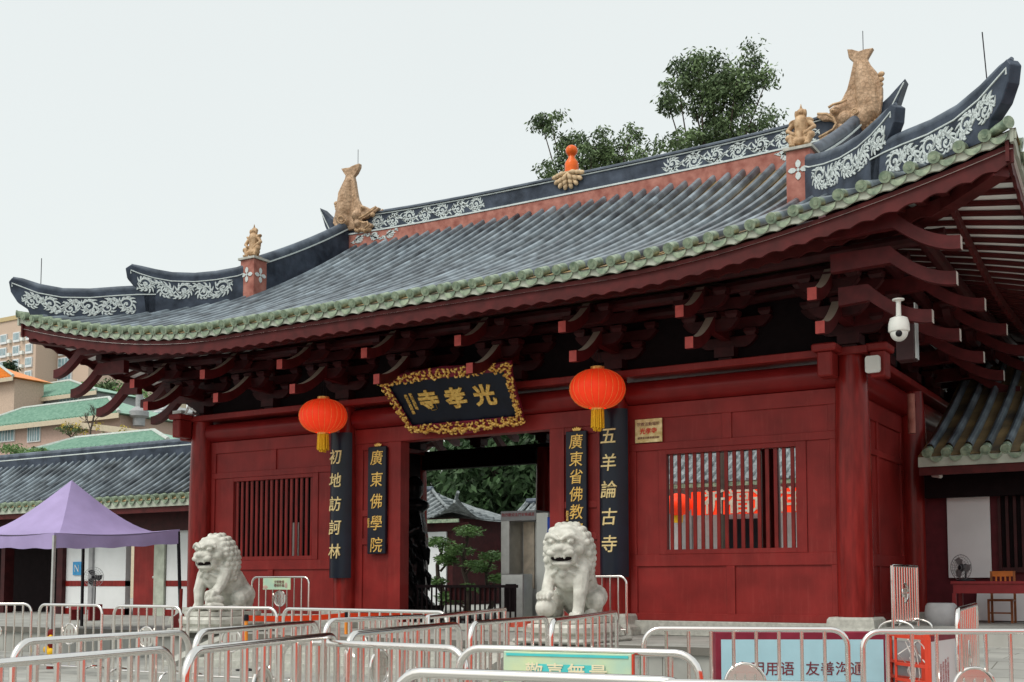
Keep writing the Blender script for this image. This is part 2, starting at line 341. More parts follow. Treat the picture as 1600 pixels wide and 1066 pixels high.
# ------------------------------------------------------------------ curly relief
def ribbon(mb, pts, ws, fn, th=.014):
    n = len(pts); vs = []
    for i, (a, b) in enumerate(pts):
        a0, b0 = pts[max(i-1, 0)]; a1, b1 = pts[min(i+1, n-1)]
        dx, dy = a1-a0, b1-b0; l = math.hypot(dx, dy) or 1; nx, ny = -dy/l, dx/l; w = ws[i]*.41
        vs += [fn(a-nx*w, b-ny*w, 0), fn(a-nx*w*.7, b-ny*w*.7, th), fn(a+nx*w*.7, b+ny*w*.7, th), fn(a+nx*w, b+ny*w, 0)]
    fs = []
    for i in range(n-1):
        for k in range(3): fs.append((i*4+k, i*4+k+1, i*4+5+k, i*4+4+k))
    mb.add(vs, fs)
def scrolls(mb, L, lo, hi, fn, seed=1, ncurl=5, dirn=1):
    "vine with spirals and leaf tips filling t 0..L between heights lo(t), hi(t)"
    rnd = random.Random(seed)
    def F(t, h, e): t2 = max(0, min(L, t)); return fn(t2, lo(t2)+(hi(t2)-lo(t2))*h, e)
    seg = L/ncurl; Hm = lambda t: (hi(max(0, min(L, t)))-lo(max(0, min(L, t))))
    # main vine in (t, h) with h normalised; widths in metres
    P = []; Wd = []
    for i in range(ncurl*14+1):
        u = i/(ncurl*14); t = u*L; h = .5+.36*math.sin(2*math.pi*u*ncurl/2+seed)
        P.append((t, h)); Wd.append((.075+.02*math.sin(u*40))*min(1, 5*u+.25)*min(1, 5*(1-u)+.2))
    def rib(P, Wd):
        H0 = sum(Hm(p[0]) for p in P)/len(P)
        ribbon(mb, [(p[0], p[1]*H0) for p in P], Wd, lambda a, b, e: F(a, b/H0, e))
    rib(P, Wd)
    for k in range(ncurl):
        tcen = (k+.5)*seg; up = math.sin(2*math.pi*((k+.5)/ncurl)*ncurl/2+seed) < 0
        H = Hm(tcen); cy = .56 if up else .42; r0 = min(seg*.42, H*.40)
        pts = []; ws = []; n = 22; a0 = rnd.uniform(-.4, .4)+(math.pi if k % 2 else 0)
        for i in range(n):
            q = i/(n-1); ang = a0+q*3.6*math.pi*.78*(1 if up else -1)*dirn; rr = r0*(1-q*.86)
            pts.append((tcen+rr*math.cos(ang), cy+rr*math.sin(ang)/H)); ws.append(.062*(1-q*.35))
        rib(pts, ws)
        rib([(tcen-.03, cy), (tcen, cy), (tcen+.03, cy)], [.03, .08, .03])
        for j in range(11):                                   # leaf tips round the spiral
            q = j/11; ang = a0+q*2*math.pi*(1 if up else -1)*dirn; rr = r0*(1-q*.35)
            ln = r0*(.42+.25*rnd.random()); bend = .9*(1 if up else -1)
            lp = []; lw = []
            for i in range(5):
                s = i/4; an = ang+bend*s*.55; r1 = rr+ln*s
                hh = cy+r1*math.sin(an)/H
                lp.append((tcen+r1*math.cos(an), max(.03, min(.97, hh)))); lw.append(.06*(1-s)**.6+.008)
            rib(lp, lw)
    for j in range(int(ncurl*7)):                              # leaves along the vine
        u = (j+.5)/(ncurl*7); t = u*L; h = .5+.36*math.sin(2*math.pi*u*ncurl/2+seed); sg = 1 if j % 2 else -1
        lp = []; lw = []
        for i in range(5):
            s = i/4; lp.append((t+dirn*seg*.26*s*(1-.2*s), max(.02, min(.98, h+sg*.26*math.sin(s*1.7))))); lw.append(.055*(1-s)**.7+.006)
        rib(lp, lw)

# ------------------------------------------------------------------ the gatehouse
G = thing('temple_gatehouse', 'large red timber temple gatehouse with sweeping grey tiled roof and fish ornaments', 'temple gate', (0, 4.4, TZ))
EX, EY, YC, YR = 11.0, -3.0, 4.4, 7.4
def rise(a, A):
    t = max(0, (a-(A-6.4))/6.4); return 1.03*t**1.72
def prof(s): return 3.91*(.72*s+.28*s*s)
def roofz(x, y):
    "height of the tile rows on front/back slopes"
    d = YR-abs(y-YC); s = d/YR
    return 6.84+prof(s)+rise(abs(x), EX)*max(0, 1-s)**1.3
def sidez(x, y):
    s = (EX-abs(x))/(1.14*YR)
    return 6.84+prof(s)+rise(abs(y-YC), YR)*max(0, 1-s)**1.3
XG = 7.1
# plinth and column bases
for q_ in ((-7.6, -1.9, -.12, .3), (1.9, 7.6, -.12, .3), (-7.7, -7.42, .302, 9.1), (7.42, 7.7, .302, 9.1)): MB().box(*q_, TZ, .82).build('stone_plinth', M['stone'], G, bevel=.01)
cb = []
def base_block(x, y):
    b = MB(); b.box(x-.52, x+.52, y-.5, y+.5, TZ, .66)
    z = [(.66, .50), (.70, .49), (.76, .41), (.78, .405), (.90, .39), (.94, .36)]
    for (a, r0), (c, r1) in zip(z, z[1:]): b.add([(x-r0, y-r0, a), (x+r0, y-r0, a), (x+r0, y+r0, a), (x-r0, y+r0, a), (x-r1, y-r1, c), (x+r1, y-r1, c), (x+r1, y+r1, c), (x-r1, y+r1, c)],
        [(0, 1, 5, 4), (1, 2, 6, 5), (2, 3, 7, 6), (3, 0, 4, 7), (4, 5, 6, 7)])
    return b
colz = [(.30, .94), (.305, 1.4), (.305, 3.0), (.29, 4.3), (.27, 5.0), (.24, 5.42)]
for x in (-7.86, -3.35, 3.35, 7.86):
    for y in (-.02, 4.4, 8.8):
        if y == 4.4 and abs(x) < 4: continue
        c = MB(); c.lathe([(r if abs(x) > 4 else r*.86, z) for r, z in colz], (x, y, 0), 28)
        c.build('column', M['redcol'], G, smooth=True)
        base_block(x, y).build('column_base', M['stone'], G)
# column-head plates
for m in (-1, 1):
    x = m*7.86; h = MB(); h.box(x-.42, x-.16, -.62, -.22, 5.02, 5.45); h.box(x-.5, x-.08, -.68, -.2, 5.448, 5.58); h.build('beam_end', M['red'], G, bevel=.025)
    h = MB(); a, b = sorted((x+m*.36, x+m*.62)); h.box(a, b, -.2, .18, 5.0, 5.45); a, b = sorted((x+m*.3, x+m*.68)); h.box(a, b, -.26, .24, 5.448, 5.58); h.build('beam_end', M['red'], G, bevel=.025)
# front walls
def wallbay(m, xs):
    "timber wall of a side bay: rails and stiles at y=0, panels set back"
    X = lambda v: m*v
    w = MB()
    def bx(a, b, z0, z1, y0=0.0, y1=.14):
        a, b = sorted((X(a), X(b))); w.box(a, b, y0, y1, z0, z1)
    bx(3.55, 7.6, .82, .955); bx(3.55, 7.6, 1.83, 2.05); bx(3.55, 7.6, 4.02, 4.16); bx(3.55, 7.6, 4.63, 4.905)
    bx(3.55, 3.75, .955, 1.83); bx(5.53, 5.69, .955, 1.83); bx(7.45, 7.6, .955, 1.83)
    bx(3.55, 3.75, 4.16, 4.63); bx(5.48, 5.66, 4.16, 4.63); bx(7.43, 7.6, 4.16, 4.63)
    bx(3.55, 3.74, 2.05, 4.02); bx(7.45, 7.6, 2.05, 4.02)
    o = w.build('wall_frame', M['red'], G, bevel=.006)
    p = MB()
    def px(a, b, z0, z1, d=.035):
        a, b = sorted((X(a), X(b))); p.box(a, b, d, .12, z0-.02, z1+.02)
    px(3.73, 5.55, .955, 1.83); px(5.67, 7.47, .955, 1.83); px(3.73, 5.5, 4.16, 4.63); px(5.64, 7.45, 4.16, 4.63)
    px(3.72, 4.195, 2.05, 4.02); px(7.035, 7.47, 2.05, 4.02)
    p.build('wall_panel', M['red'], G)
    # window
    f = MB()
    def fx(a, b, z0, z1, y0=.012, y1=.15):
        a, b = sorted((X(a), X(b))); f.box(a, b, y0, y1, z0, z1)
    fx(4.2, 4.36, 2.052, 4.018); fx(6.84, 7.03, 2.052, 4.018); fx(4.36, 6.84, 2.052, 2.14); fx(4.36, 6.84, 3.93, 4.018)
    wf = f.build('window', M['red'], G, bevel=.005)
    b = MB()
    nb = 16
    for i in range(nb):
        xc = 4.36+(i+.5)*(2.48/nb); b.bar((X(xc), .085, 2.14), (X(xc), .085, 3.93), .066, .035, up=(0, 1, 0))
    b.build('window_bars', M['redcol'], wf)
for m in (-1, 1): wallbay(m, None)
# middle bay: jamb panels and door frame
for m in (-1, 1):
    w = MB()
    def bx(a, b, z0, z1, y0=0.0, y1=.14, W_=w):
        a, b = sorted((m*a, m*b)); W_.box(a, b, y0, y1, z0, z1)
    bx(1.85, 2.18, .66, 4.58, -.01, .30); bx(2.90, 3.16, .82, 4.58)
    for z0, z1 in ((.82, .96), (2.36, 2.5), (2.98, 3.12), (4.44, 4.58)): bx(2.18, 2.90, z0, z1)
    for z0, z1 in ((.96, 2.36), (2.5, 2.98), (3.12, 4.44)): bx(2.16, 2.92, z0-.01, z1+.01, .035, .12)
    w.build('door_jamb', M['red'], G, bevel=.005)
MB().box(-3.16, 3.16, -.012, .30, 4.582, 4.905).build('door_lintel', M['red'], G, bevel=.008)
MB().box(-1.85, 1.85, -.05, .2, TZ, .68).build('door_sill', M['stone'], G, bevel=.01)
# long beams with round bellies and the flat plate above
def roundbeam(x0, x1, y=.1, z0=4.905, z1=5.37, dep=.28, name='beam'):
    zc = (z0+z1)/2; h = (z1-z0)/2; poly = [(y-dep*math.cos(t), zc+h*math.sin(t)) for t in [R(a) for a in range(-90, 91, 12)]]+[(y+.2, z1), (y+.2, z0)]
    b = MB(); b.prism(poly, lambda a, c: (x0, a, c), lambda a, c: (x1, a, c)); return b.build(name, M['redbeam'], G, smooth=True, sharp=50)
for x0, x1 in ((-7.62, -3.6), (-3.1, 3.1), (3.6, 7.62)): roundbeam(x0, x1)
MB().box(-8.2, 8.2, -.3, .34, 5.42, 5.55).build('beam_plate', M['red'], G, bevel=.012)
for m in (-1, 1):
    xc = m*7.76; zc = 5.137; h = .232
    for y0, y1 in ((.28, 4.15), (4.65, 8.55)):
        poly = [(xc+m*.27*math.cos(t), zc+h*math.sin(t)) for t in [R(a) for a in range(-90, 91, 15)]]+[(xc-m*.1, zc+h), (xc-m*.1, zc-h)]
        MB().prism(poly, lambda a, c: (a, y0, c), lambda a, c: (a, y1, c)).build('side_beam', M['redbeam'], G, smooth=True, sharp=50)
    a, b = sorted((m*7.45, m*8.1)); MB().box(a, b, .345, 9.2, 5.42, 5.55).build('side_beam_plate', M['red'], G, bevel=.012)
    # side wall
    for y0, y1 in ((.29, 4.12), (4.68, 8.52)):
        w = MB(); X0, X1 = sorted((m*7.6, m*7.74)); P0, P1 = sorted((m*7.62, m*7.70))
        for z0, z1 in ((.82, .96), (1.83, 2.05), (3.9, 4.02), (4.55, 4.9)): w.box(X0, X1, y0, y1, z0, z1)
        ym = (y0+y1)/2
        for yy in (y0, ym-.08, y1-.14):
            for z0, z1 in ((.96, 1.83), (2.05, 3.9), (4.02, 4.55)): w.box(X0, X1, yy, yy+.14, z0, z1)
        w.build('side_wall_frame', M['red'], G, bevel=.006)
        MB().box(P0, P1, y0+.01, y1-.01, .83, 4.88).build('side_wall', M['red'], G)
        MB().box(*sorted((m*7.55, m*7.597)), y0, y1, TZ+.03, 6.7).build('interior_shade', M['dark'], G)  # dark sheet added to put the hall's shade behind the windows
# rear beams, inner beams and ceiling
for x0, x1 in ((-7.6, -3.6), (-3.1, 3.1), (3.6, 7.6)):
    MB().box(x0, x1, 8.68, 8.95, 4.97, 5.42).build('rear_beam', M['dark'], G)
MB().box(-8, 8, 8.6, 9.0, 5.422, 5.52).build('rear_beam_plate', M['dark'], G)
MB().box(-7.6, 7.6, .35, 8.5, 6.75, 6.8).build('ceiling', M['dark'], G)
MB().box(-7.6, 7.6, .3, 8.9, TZ, TZ+.03).build('hall_floor', M['pave'], G)
MB().box(-7.6, 7.6, .06, .2, 5.552, 6.8).build('bracket_gap_shade', M['dark'], G)  # black board stands for the shade in the gaps between brackets

# ------------------------------------------------------------------ eave brackets
def arm_poly(d_tip, z_tip, d0=0.0, dep=.27, hs=.2):
    "side outline (d outward, z) of a beak arm: deep and level near the wall, then a concave sweep down to a cut tip"
    up = []; lo = []
    d1 = d_tip-.95
    for i in range(13):
        q = i/12; d = d_tip-q*.95; up.append((d, z_tip+.52*q**1.9)); lo.append((d, z_tip-hs-.04*math.sin(q*math.pi)+.46*q**1.45))
    zt = up[-1][1]
    return up+[(d0, zt+.0)]+[(d0, zt-dep-.02)]+lo[::-1]
def arm(mb, ox, oy, ang, d_tip, z_tip, w=.15, d0=0.):
    c, s = math.cos(ang), math.sin(ang)
    f = lambda e: (lambda d, z: (ox+d*c-e*s, oy+d*s+e*c, z))
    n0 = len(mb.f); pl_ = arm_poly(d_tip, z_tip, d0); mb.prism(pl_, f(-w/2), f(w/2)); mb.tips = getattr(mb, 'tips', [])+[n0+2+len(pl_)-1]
def arm_build(mb, nm, parent, tip='tiplit'):
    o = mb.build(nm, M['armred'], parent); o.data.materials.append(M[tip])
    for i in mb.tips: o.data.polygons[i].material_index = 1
    return o
def cross(mb, ox, oy, ang, d, L, z, h=.2, w=.13):
    "boat shaped cross arm at distance d, lying square to the outward direction"
    c, s = math.cos(ang), math.sin(ang); pl = []
    n = 6
    for i in range(n+1): t = i/n*math.pi/2; pl.append((L/2-.22+.22*math.cos(t-math.pi/2+.0) if 0 else L/2-.22*(1-math.sin(t)), z-.0+h*(1-math.cos(t))*0.9))
    bot = [(L/2-.24*(1-i/n), z+h*(i/n)**2*.85) for i in range(n+1)]
    poly = [(-a, b) for a, b in bot[::-1]]+bot+[(L/2, z+h), (-L/2, z+h)]
    f = lambda e: (lambda a, b: (ox+(d+e)*c-a*s, oy+(d+e)*s+a*c, b))
    mb.prism(poly, f(-w/2), f(w/2))
    for a in (-L/2+.11, 0, L/2-.11):
        cx, cy = ox+d*c-a*s, oy+d*s+a*c; z0 = z+h+.002
        r0, r1 = .075, .115
        mb.add([(cx-r0, cy-r0, z0), (cx+r0, cy-r0, z0), (cx+r0, cy+r0, z0), (cx-r0, cy+r0, z0), (cx-r1, cy-r1, z0+.06), (cx+r1, cy-r1, z0+.06), (cx+r1, cy+r1, z0+.06), (cx-r1, cy+r1, z0+.06),
                (cx-r1, cy-r1, z0+.12), (cx+r1, cy-r1, z0+.12), (cx+r1, cy+r1, z0+.12), (cx-r1, cy+r1, z0+.12)],
               [(0, 3, 2, 1), (0, 1, 5, 4), (1, 2, 6, 5), (2, 3, 7, 6), (3, 0, 4, 7), (4, 5, 9, 8), (5, 6, 10, 9), (6, 7, 11, 10), (7, 4, 8, 11), (8, 9, 10, 11)])
def bracket(ox, oy, ang, diag=1.0, parent=G):
    mb = MB()
    mb.add(*(lambda b: (b.v, b.f))(MB().box(ox-.13, ox+.13, oy-.13, oy+.13, 5.552, 5.62)))
    mb.box(ox-.19, ox+.19, oy-.19, oy+.19, 5.62, 5.8)
    cross(mb, ox, oy, ang, 0, 1.15, 5.8); cross(mb, ox, oy, ang, 0, 1.7, 6.14)
    if diag == 1:
        cross(mb, ox, oy, ang, .72, 1.0, 5.98); cross(mb, ox, oy, ang, .72, 1.5, 6.34)
        cross(mb, ox, oy, ang, 1.25, 1.0, 6.28)
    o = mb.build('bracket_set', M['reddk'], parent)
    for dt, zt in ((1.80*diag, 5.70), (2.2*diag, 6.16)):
        a = MB(); arm(a, ox, oy, ang, dt, zt); arm_build(a, 'beak_arm', o, 'tiplit' if abs(math.sin(ang)) > .5 else 'tippale')
    return o
for x in (-5.61, -3.36, -1.12, 1.12, 3.36, 5.61): bracket(x, 0, R(-90))
for m in (-1, 1):
    for y in (2.2, 4.4, 6.6): bracket(m*7.86, y, R(0 if m > 0 else 180))
    for y in (0, 8.8):
        bracket(m*7.86, y, R(-90 if y == 0 else 90))
        for dt, zt in ((1.80, 5.70), (2.2, 6.16)):
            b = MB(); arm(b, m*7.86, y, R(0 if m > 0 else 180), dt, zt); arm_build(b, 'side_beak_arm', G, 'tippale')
        q = -1 if y == 0 else 1
        for oy, dt, zt in ((1.72, 1.72, 5.68), (2.12, 2.16, 6.12), (2.5, 2.3, 6.54)):
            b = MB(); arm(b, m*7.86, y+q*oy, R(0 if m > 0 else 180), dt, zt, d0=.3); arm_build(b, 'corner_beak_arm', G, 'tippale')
for x in (-5.61, -3.36, -1.12, 1.12, 3.36, 5.61): bracket(x, 8.8, R(90))
# eave purlins
for d, z in ((1.55, 6.74), (.85, 6.66), (.0, 6.62)):
    for yy, sg in ((0, -1), (8.8, 1)):
        b = MB(); e = 7.86+d+.35
        b.tube([(-e, yy+sg*d, z+.14), (-5, yy+sg*d, z), (5, yy+sg*d, z), (e, yy+sg*d, z+.14)], .11, 10); b.build('eave_purlin', M['reddk'], G, smooth=True)
    for m in (-1, 1):
        b = MB(); e = d+.35; b.tube([(m*(7.86+d), -e, z+.14), (m*(7.86+d), 2, z), (m*(7.86+d), 6.8, z), (m*(7.86+d), 8.8+e, z+.14)], .11, 10); b.build('eave_purlin', M['reddk'], G, smooth=True)
# ------------------------------------------------------------------ roof
UN = .30                                     # depth of the eave build-up under the tile line
def soff(x, y): return roofz(x, y)-.33-.10*min(1, (YR-abs(y-YC))/2)
roof = MB()
NXs = 60
def yspan(x):
    return YR-max(0, (abs(x)-XG))/1.14-0 if 0 else (YR if abs(x) <= XG else (EX-abs(x))/1.14)
for sg in (-1, 1):
    def fn(u, v, sg=sg):
        x = -EX+2*EX*u; d = yspan(x)*v; y = YC+sg*(YR-d); return (x, y, roofz(x, y)-.06)
    roof.grid(fn, 88, 22, lambda u, v: (u*64, v*30))
for m in (-1, 1):
    def fn(u, v, m=m):
        y = YC-YR+2*YR*u; dm = min(EX-XG, (YR-abs(y-YC))*1.14); x = m*(EX-dm*v); return (x, y, sidez(x, y)-.06)
    roof.grid(fn, 60, 14, lambda u, v: (u*43, v*14))
RF = roof.build('roof', M['pan'], G, smooth=True)
# tile rows
SP = .344
def rowtube(mb, fn, n, r=.077, uv0=0., uvl=20., seg=7):
    base = [fn(i/n) for i in range(n+1)]
    vs = []
    for i, p in enumerate(base):
        p = Vector(p); q = Vector(base[min(i+1, n)])-Vector(base[max(i-1, 0)]); q.normalize()
        a = q.cross(Vector((0, 0, 1))).normalized(); b = a.cross(q).normalized()
        for k in range(seg):
            t = R(-20)+R(220)*k/(seg-1); vs.append(p+a*math.cos(t)*r+b*(math.sin(t)*r*1.2))
    if mb.uv is None: mb.uv = [(0, 0)]*len(mb.v)
    while len(mb.uv) < len(mb.v): mb.uv.append((0, 0))
    mb.uv += [(k/seg, uv0+uvl*i/n) for i in range(n+1) for k in range(seg)]
    mb.add(vs, [(i*seg+k, i*seg+k+1, (i+1)*seg+k+1, (i+1)*seg+k) for i in range(n) for k in range(seg-1)])
rows = MB(); ends = MB(); drip = MB(); limeb = MB()
xs = [-.065+SP*k for k in range(-31, 33)]; xs = [x for x in xs if abs(x) < 10.95]
def disc(mb, c, d, r=.092, L=.27, up=None):
    "green end tile: a short glazed tube that ends in a disc with a raised rim"
    c = Vector(c); d = Vector(d).normalized()
    mb.tube([c-d*L, c], r+.006, 14, cap=False)
    mb.tube([c-d*.004, c+d*.012], [r+.012, r+.010], 14); mb.tube([c+d*.0, c+d*.022], [r*.55, r*.5], 10)
def dripfn(mb, c, d, w=.30):
    c = Vector(c); d = Vector(d).normalized(); a = d.cross(Vector((0, 0, 1))).normalized()
    w = .25; poly = [(-w/2, .03), (-.115, -.03), (-.085, -.075), (-.04, -.105), (0, -.115), (.04, -.105), (.085, -.075), (.115, -.03), (w/2, .03), (.08, -.01), (0, -.025), (-.08, -.01)]
    f = lambda e: (lambda p, q: c+a*p+Vector((0, 0, q))+d*e)
    n = len(poly); mb.prism(poly, f(.0), f(.018))
    mb.add([c+a*(-w/2)-d*.25+Vector((0, 0, .03)), c+a*(w/2)-d*.25+Vector((0, 0, .03)), c+a*(w/2)+Vector((0, 0, .02)), c+Vector((0, 0, -.05)), c+a*(-w/2)+Vector((0, 0, .02))], [(0, 1, 2, 3, 4)])
for sg in (-1, 1):
    for x in xs:
        D = (YR-.12) if abs(x) < 6.98 else (EX-abs(x))/1.14
        if D < .15: continue
        jx, jz, jw = random.uniform(-.012, .012), random.uniform(-.008, .008), random.uniform(0, 6)
        rowtube(rows, lambda t: (x+jx*math.sin(jw+t*5), YC+sg*(YR-.2-(D-.2)*t), jz+roofz(x, YC+sg*(YR-.2-(D-.2)*t))), max(3, int(D*3)), uvl=max(1, int(D/.3)))
        zz = roofz(x, YC+sg*YR); sl = (roofz(x, YC+sg*(YR-.3))-zz)/.3
        disc(ends, (x, YC+sg*(YR+.03), zz), (0, sg, -sl), .078)
        dripfn(drip, (x+SP/2, YC+sg*(YR-.02), roofz(x+SP/2, YC+sg*YR)-.075), (0, sg, 0))
for m in (-1, 1):
    for k in range(-21, 22):
        y = YC+SP*k
        if abs(y-YC) > 7.3: continue
        D = min(EX-XG, (YR-abs(y-YC))*1.14)
        if D < .25: continue
        rowtube(rows, lambda t: (m*(EX-.2-(D-.2)*t), y, sidez(m*(EX-.2-(D-.2)*t), y)), max(3, int(D*3)), uvl=max(1, int(D/.3)))
        zz = sidez(m*EX, y); sl = (sidez(m*(EX-.3), y)-zz)/.3
        disc(ends, (m*EX, y, zz), (m, 0, -sl)); dripfn(drip, (m*(EX+.01), y+SP/2, sidez(m*EX, y+SP/2)-.075), (m, 0, 0))
rows.build('tile_rows', M['slate'], RF, smooth=True)
ends.build('end_tiles', M['green'], RF, smooth=True); drip.build('drip_tiles', M['green'], RF)
# pale band, wavy fascia
def band(fnp, L, n, z0, z1, thick, wave=0, nrm=(0, -1, 0)):
    mb = MB(); vs = []; nr = Vector(nrm)
    for i in range(n+1):
        t = i/n*L; p = Vector(fnp(t)); w = wave*abs(math.sin(math.pi*t/SP)) if wave else 0
        vs += [p+Vector((0, 0, z0))+Vector((0, 0, w)), p+Vector((0, 0, z1)), p-nr*thick+Vector((0, 0, z1)), p-nr*thick+Vector((0, 0, z0))+Vector((0, 0, w))]
    fs = []
    for i in range(n):
        for k in range(4): l = (k+1) % 4; fs.append((i*4+k, i*4+l, i*4+4+l, i*4+4+k))
    fs += [(0, 3, 2, 1), (n*4, n*4+1, n*4+2, n*4+3)]
    return mb.add(vs, fs)
for sg in (-1, 1):
    y = YC+sg*(YR-.03); f1 = lambda t: (-EX+t, YC+sg*(YR-.03), roofz(-EX+t, YC+sg*YR)); nr = (0, sg, 0)
    band(f1, 2*EX, 128*3, -.205, -.06, .05, .04, nr).build('lime_band', M['lime'], RF)
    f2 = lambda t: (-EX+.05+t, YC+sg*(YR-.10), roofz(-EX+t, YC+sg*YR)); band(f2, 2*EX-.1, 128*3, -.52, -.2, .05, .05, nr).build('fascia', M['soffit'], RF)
for m in (-1, 1):
    f1 = lambda t: (m*(EX-.03), YC-YR+t, sidez(m*EX, YC-YR+t)); nr = (m, 0, 0)
    band(f1, 2*YR, 86*3, -.25, -.06, .05, .03, nr).build('lime_band', M['lime'], RF)
    f2 = lambda t: (m*(EX-.10), YC-YR+.05+t, sidez(m*EX, YC-YR+t)); band(f2, 2*YR-.1, 86*3, -.50, -.2, .05, .05, nr).build('fascia', M['soffit'], RF)
# plaster soffit and rafters
def usz(x, y):
    "underside height: follows the slope, flatter"
    dx = EX-abs(x); dy = YR-abs(y-YC)
    if dy*1.14 < dx: d = dy; rs = rise(abs(x), EX); L_ = 1-min(1, d/YR)
    else: d = dx/1.14; rs = rise(abs(y-YC), YR); L_ = 1-min(1, d/YR)
    return 6.84-.30+.42*min(d, 1)*.75+.36*max(0, d-1)*.75+rs*max(0, 1-d/4.2)
pl = MB()
for sg in (-1, 1):
    def fn(u, v, sg=sg):
        x = -EX+.08+(2*EX-.16)*u; D = min(3.2, (EX-abs(x))/1.14); y = YC+sg*(YR-.06-D*v); return (x, y, usz(x, y))
    pl.grid(fn, 90, 8)
for m in (-1, 1):
    def fn(u, v, m=m):
        y = YC-YR+.08+(2*YR-.16)*u; D = min(3.5, (YR-abs(y-YC))*1.14); x = m*(EX-.06-D*v); return (x, y, usz(x, y))
    pl.grid(fn, 66, 8)
pl.build('eave_plaster', M['plaster'], RF, smooth=True)
rf = MB()
def rafter(p0, p1, n=5, hh=.14):
    P = [Vector((p0[0]+(p1[0]-p0[0])*i/n, p0[1]+(p1[1]-p0[1])*i/n, 0)) for i in range(n+1)]
    for p in P: p.z = usz(p.x, p.y)-.075
    for a, b in zip(P, P[1:]): rf.bar(a+Vector((0, 0, .075-hh/2)), b+Vector((0, 0, .075-hh/2)), .13, hh)
for sg in (-1, 1):
    for x in xs:
        D = min(3.15, (EX-abs(x))/1.14)
        if D > .2: rafter((x, YC+sg*(YR-.12)), (x, YC+sg*(YR-.02-D)))
for m in (-1, 1):
    for k in range(-27, 28):
        y = YC+.33*k; D = min(3.4, (YR-abs(y-YC))*1.14)
        if D > .2 and abs(y-YC) < 7.3: rafter((m*(EX-.12), y), (m*(EX-.02-D), y), hh=.055)
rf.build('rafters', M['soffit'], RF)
# secondary eave board in front of the rafters' lower tier
for sg in (-1, 1):
    e = 9.95; f = lambda t: (-e+t, YC+sg*(YR-.95), usz(-e+t, YC+sg*(YR-.95)))
    band(f, 2*e, 116*3, -.34, -.1, .06, .05, (0, sg, 0)).build('eave_board', M['soffit'], RF)
for m in (-1, 1):
    e = YR-1.0; f = lambda t: (m*(EX-1.05), YC-e+t, usz(m*(EX-1.05), YC-e+t)); band(f, 2*e, 74*3, -.3, -.1, .06, .05, (m, 0, 0)).build('eave_board', M['soffit'], RF)
# hip beams under the corners
for m in (-1, 1):
    for q in (-1, 1):
        b = MB(); P = []
        for t in (0, .25, .5, .75, .97):
            x = 7.6+(10.86-7.6)*t; yy = YC+q*(4.2+(7.28-4.2)*t); P.append((m*x, yy, usz(m*x, yy)-.16))
        for a, c in zip(P, P[1:]): b.bar(a, c, .26, .30)
        b.build('hip_beam', M['soffit'], RF)
# gable walls
for m in (-1, 1):
    b = MB(); pts = []
    for i in range(25):
        y = YC-4.0+8.0*i/24; pts.append((y, roofz(XG-.15, y)-.05))
    x0 = m*(XG-.35)
    poly = [(YC-4.0, 8.0), (YC+4.0, 8.0)]+pts[::-1]
    b.prism(poly, lambda a, c: (x0, a, c), lambda a, c: (x0+m*.06, a, c)); b.build('gable_wall', M['maroon'], RF)
# main ridge
def zr(x): return .02+.20*(abs(x)/7.4)**3
RG = MB()
def long(x0, x1, n, y0, y1, z0, z1, rz=(1, 1), mb=None):
    b = mb or MB()
    def P(x, y, z, k): return (x, y, z+zr(x)*k)
    vs = []
    for i in range(n+1):
        x = x0+(x1-x0)*i/n; vs += [P(x, y0, z0, rz[0]), P(x, y1, z0, rz[0]), P(x, y1, z1, rz[1]), P(x, y0, z1, rz[1])]
    fs = []
    for i in range(n):
        for k in range(4): l = (k+1) % 4; fs.append((i*4+k, i*4+l, i*4+4+l, i*4+4+k))
    fs += [(0, 3, 2, 1), (n*4, n*4+1, n*4+2, n*4+3)]
    return b.add(vs, fs)
long(-7.25, 7.25, 40, 4.17, 4.63, 10.30, 10.89, (0, .6)).build('ridge_base', M['pink'], RF)
RD = long(-7.3, 7.3, 40, 4.22, 4.58, 10.912, 11.36, (.6, 1)).build('ridge', M['navy'], RF)
wl_ = long(-7.3, 7.3, 40, 4.15, 4.65, 10.90, 10.94, (.6, .6)); long(-7.3, 7.3, 40, 4.19, 4.61, 11.305, 11.33, (1, 1), wl_); wl_.build('ridge_line', M['scroll'], RD)
cp = MB(); cp.tube([(x, 4.4, 11.37+zr(x)) for x in [-7.35+14.7*i/40 for i in range(41)]], .12, 12); long(-7.35, 7.35, 40, 4.16, 4.64, 11.345, 11.38, (1, 1), cp); cp.build('ridge_cap', M['cap'], RD, smooth=True)
for m in (-1, 1):
    sc = MB(); scrolls(sc, 3.7, lambda t: 10.95, lambda t: 11.30, lambda t, h, e: (m*(6.15-t), 4.22-e, h+zr(6.15-t)*.8), seed=3, ncurl=7, dirn=-m)
    scrolls(sc, 1.6, lambda t: 10.66, lambda t: 10.88, lambda t, h, e: (m*(6.75-t), 4.17-e, h+zr(6.7-t)*.5), seed=5, ncurl=3, dirn=-m)
    sc.build('ridge_scrolls', M['scroll'], RD)
# upturned ridge ends beyond the gables
for m in (-1, 1):
    poly = [(6.9, 10.62), (7.3, 10.72), (7.55, 11.05), (7.75, 11.42), (7.95, 11.98), (7.60, 11.66), (7.3, 11.45), (6.9, 11.38)]
    b = MB(); b.prism(poly, lambda a, c: (m*a, 4.24, c), lambda a, c: (m*a, 4.56, c)); b.build('ridge_tip', M['navy'], RF, bevel=.01)
    b = MB(); ribbon(b, [(7.0, 10.98), (7.3, 11.08), (7.6, 11.34), (7.92, 11.9)], [.035]*4, lambda a, c, e: (m*a, 4.238-e, c)); b.build('ridge_tip_line', M['scroll'], RF)
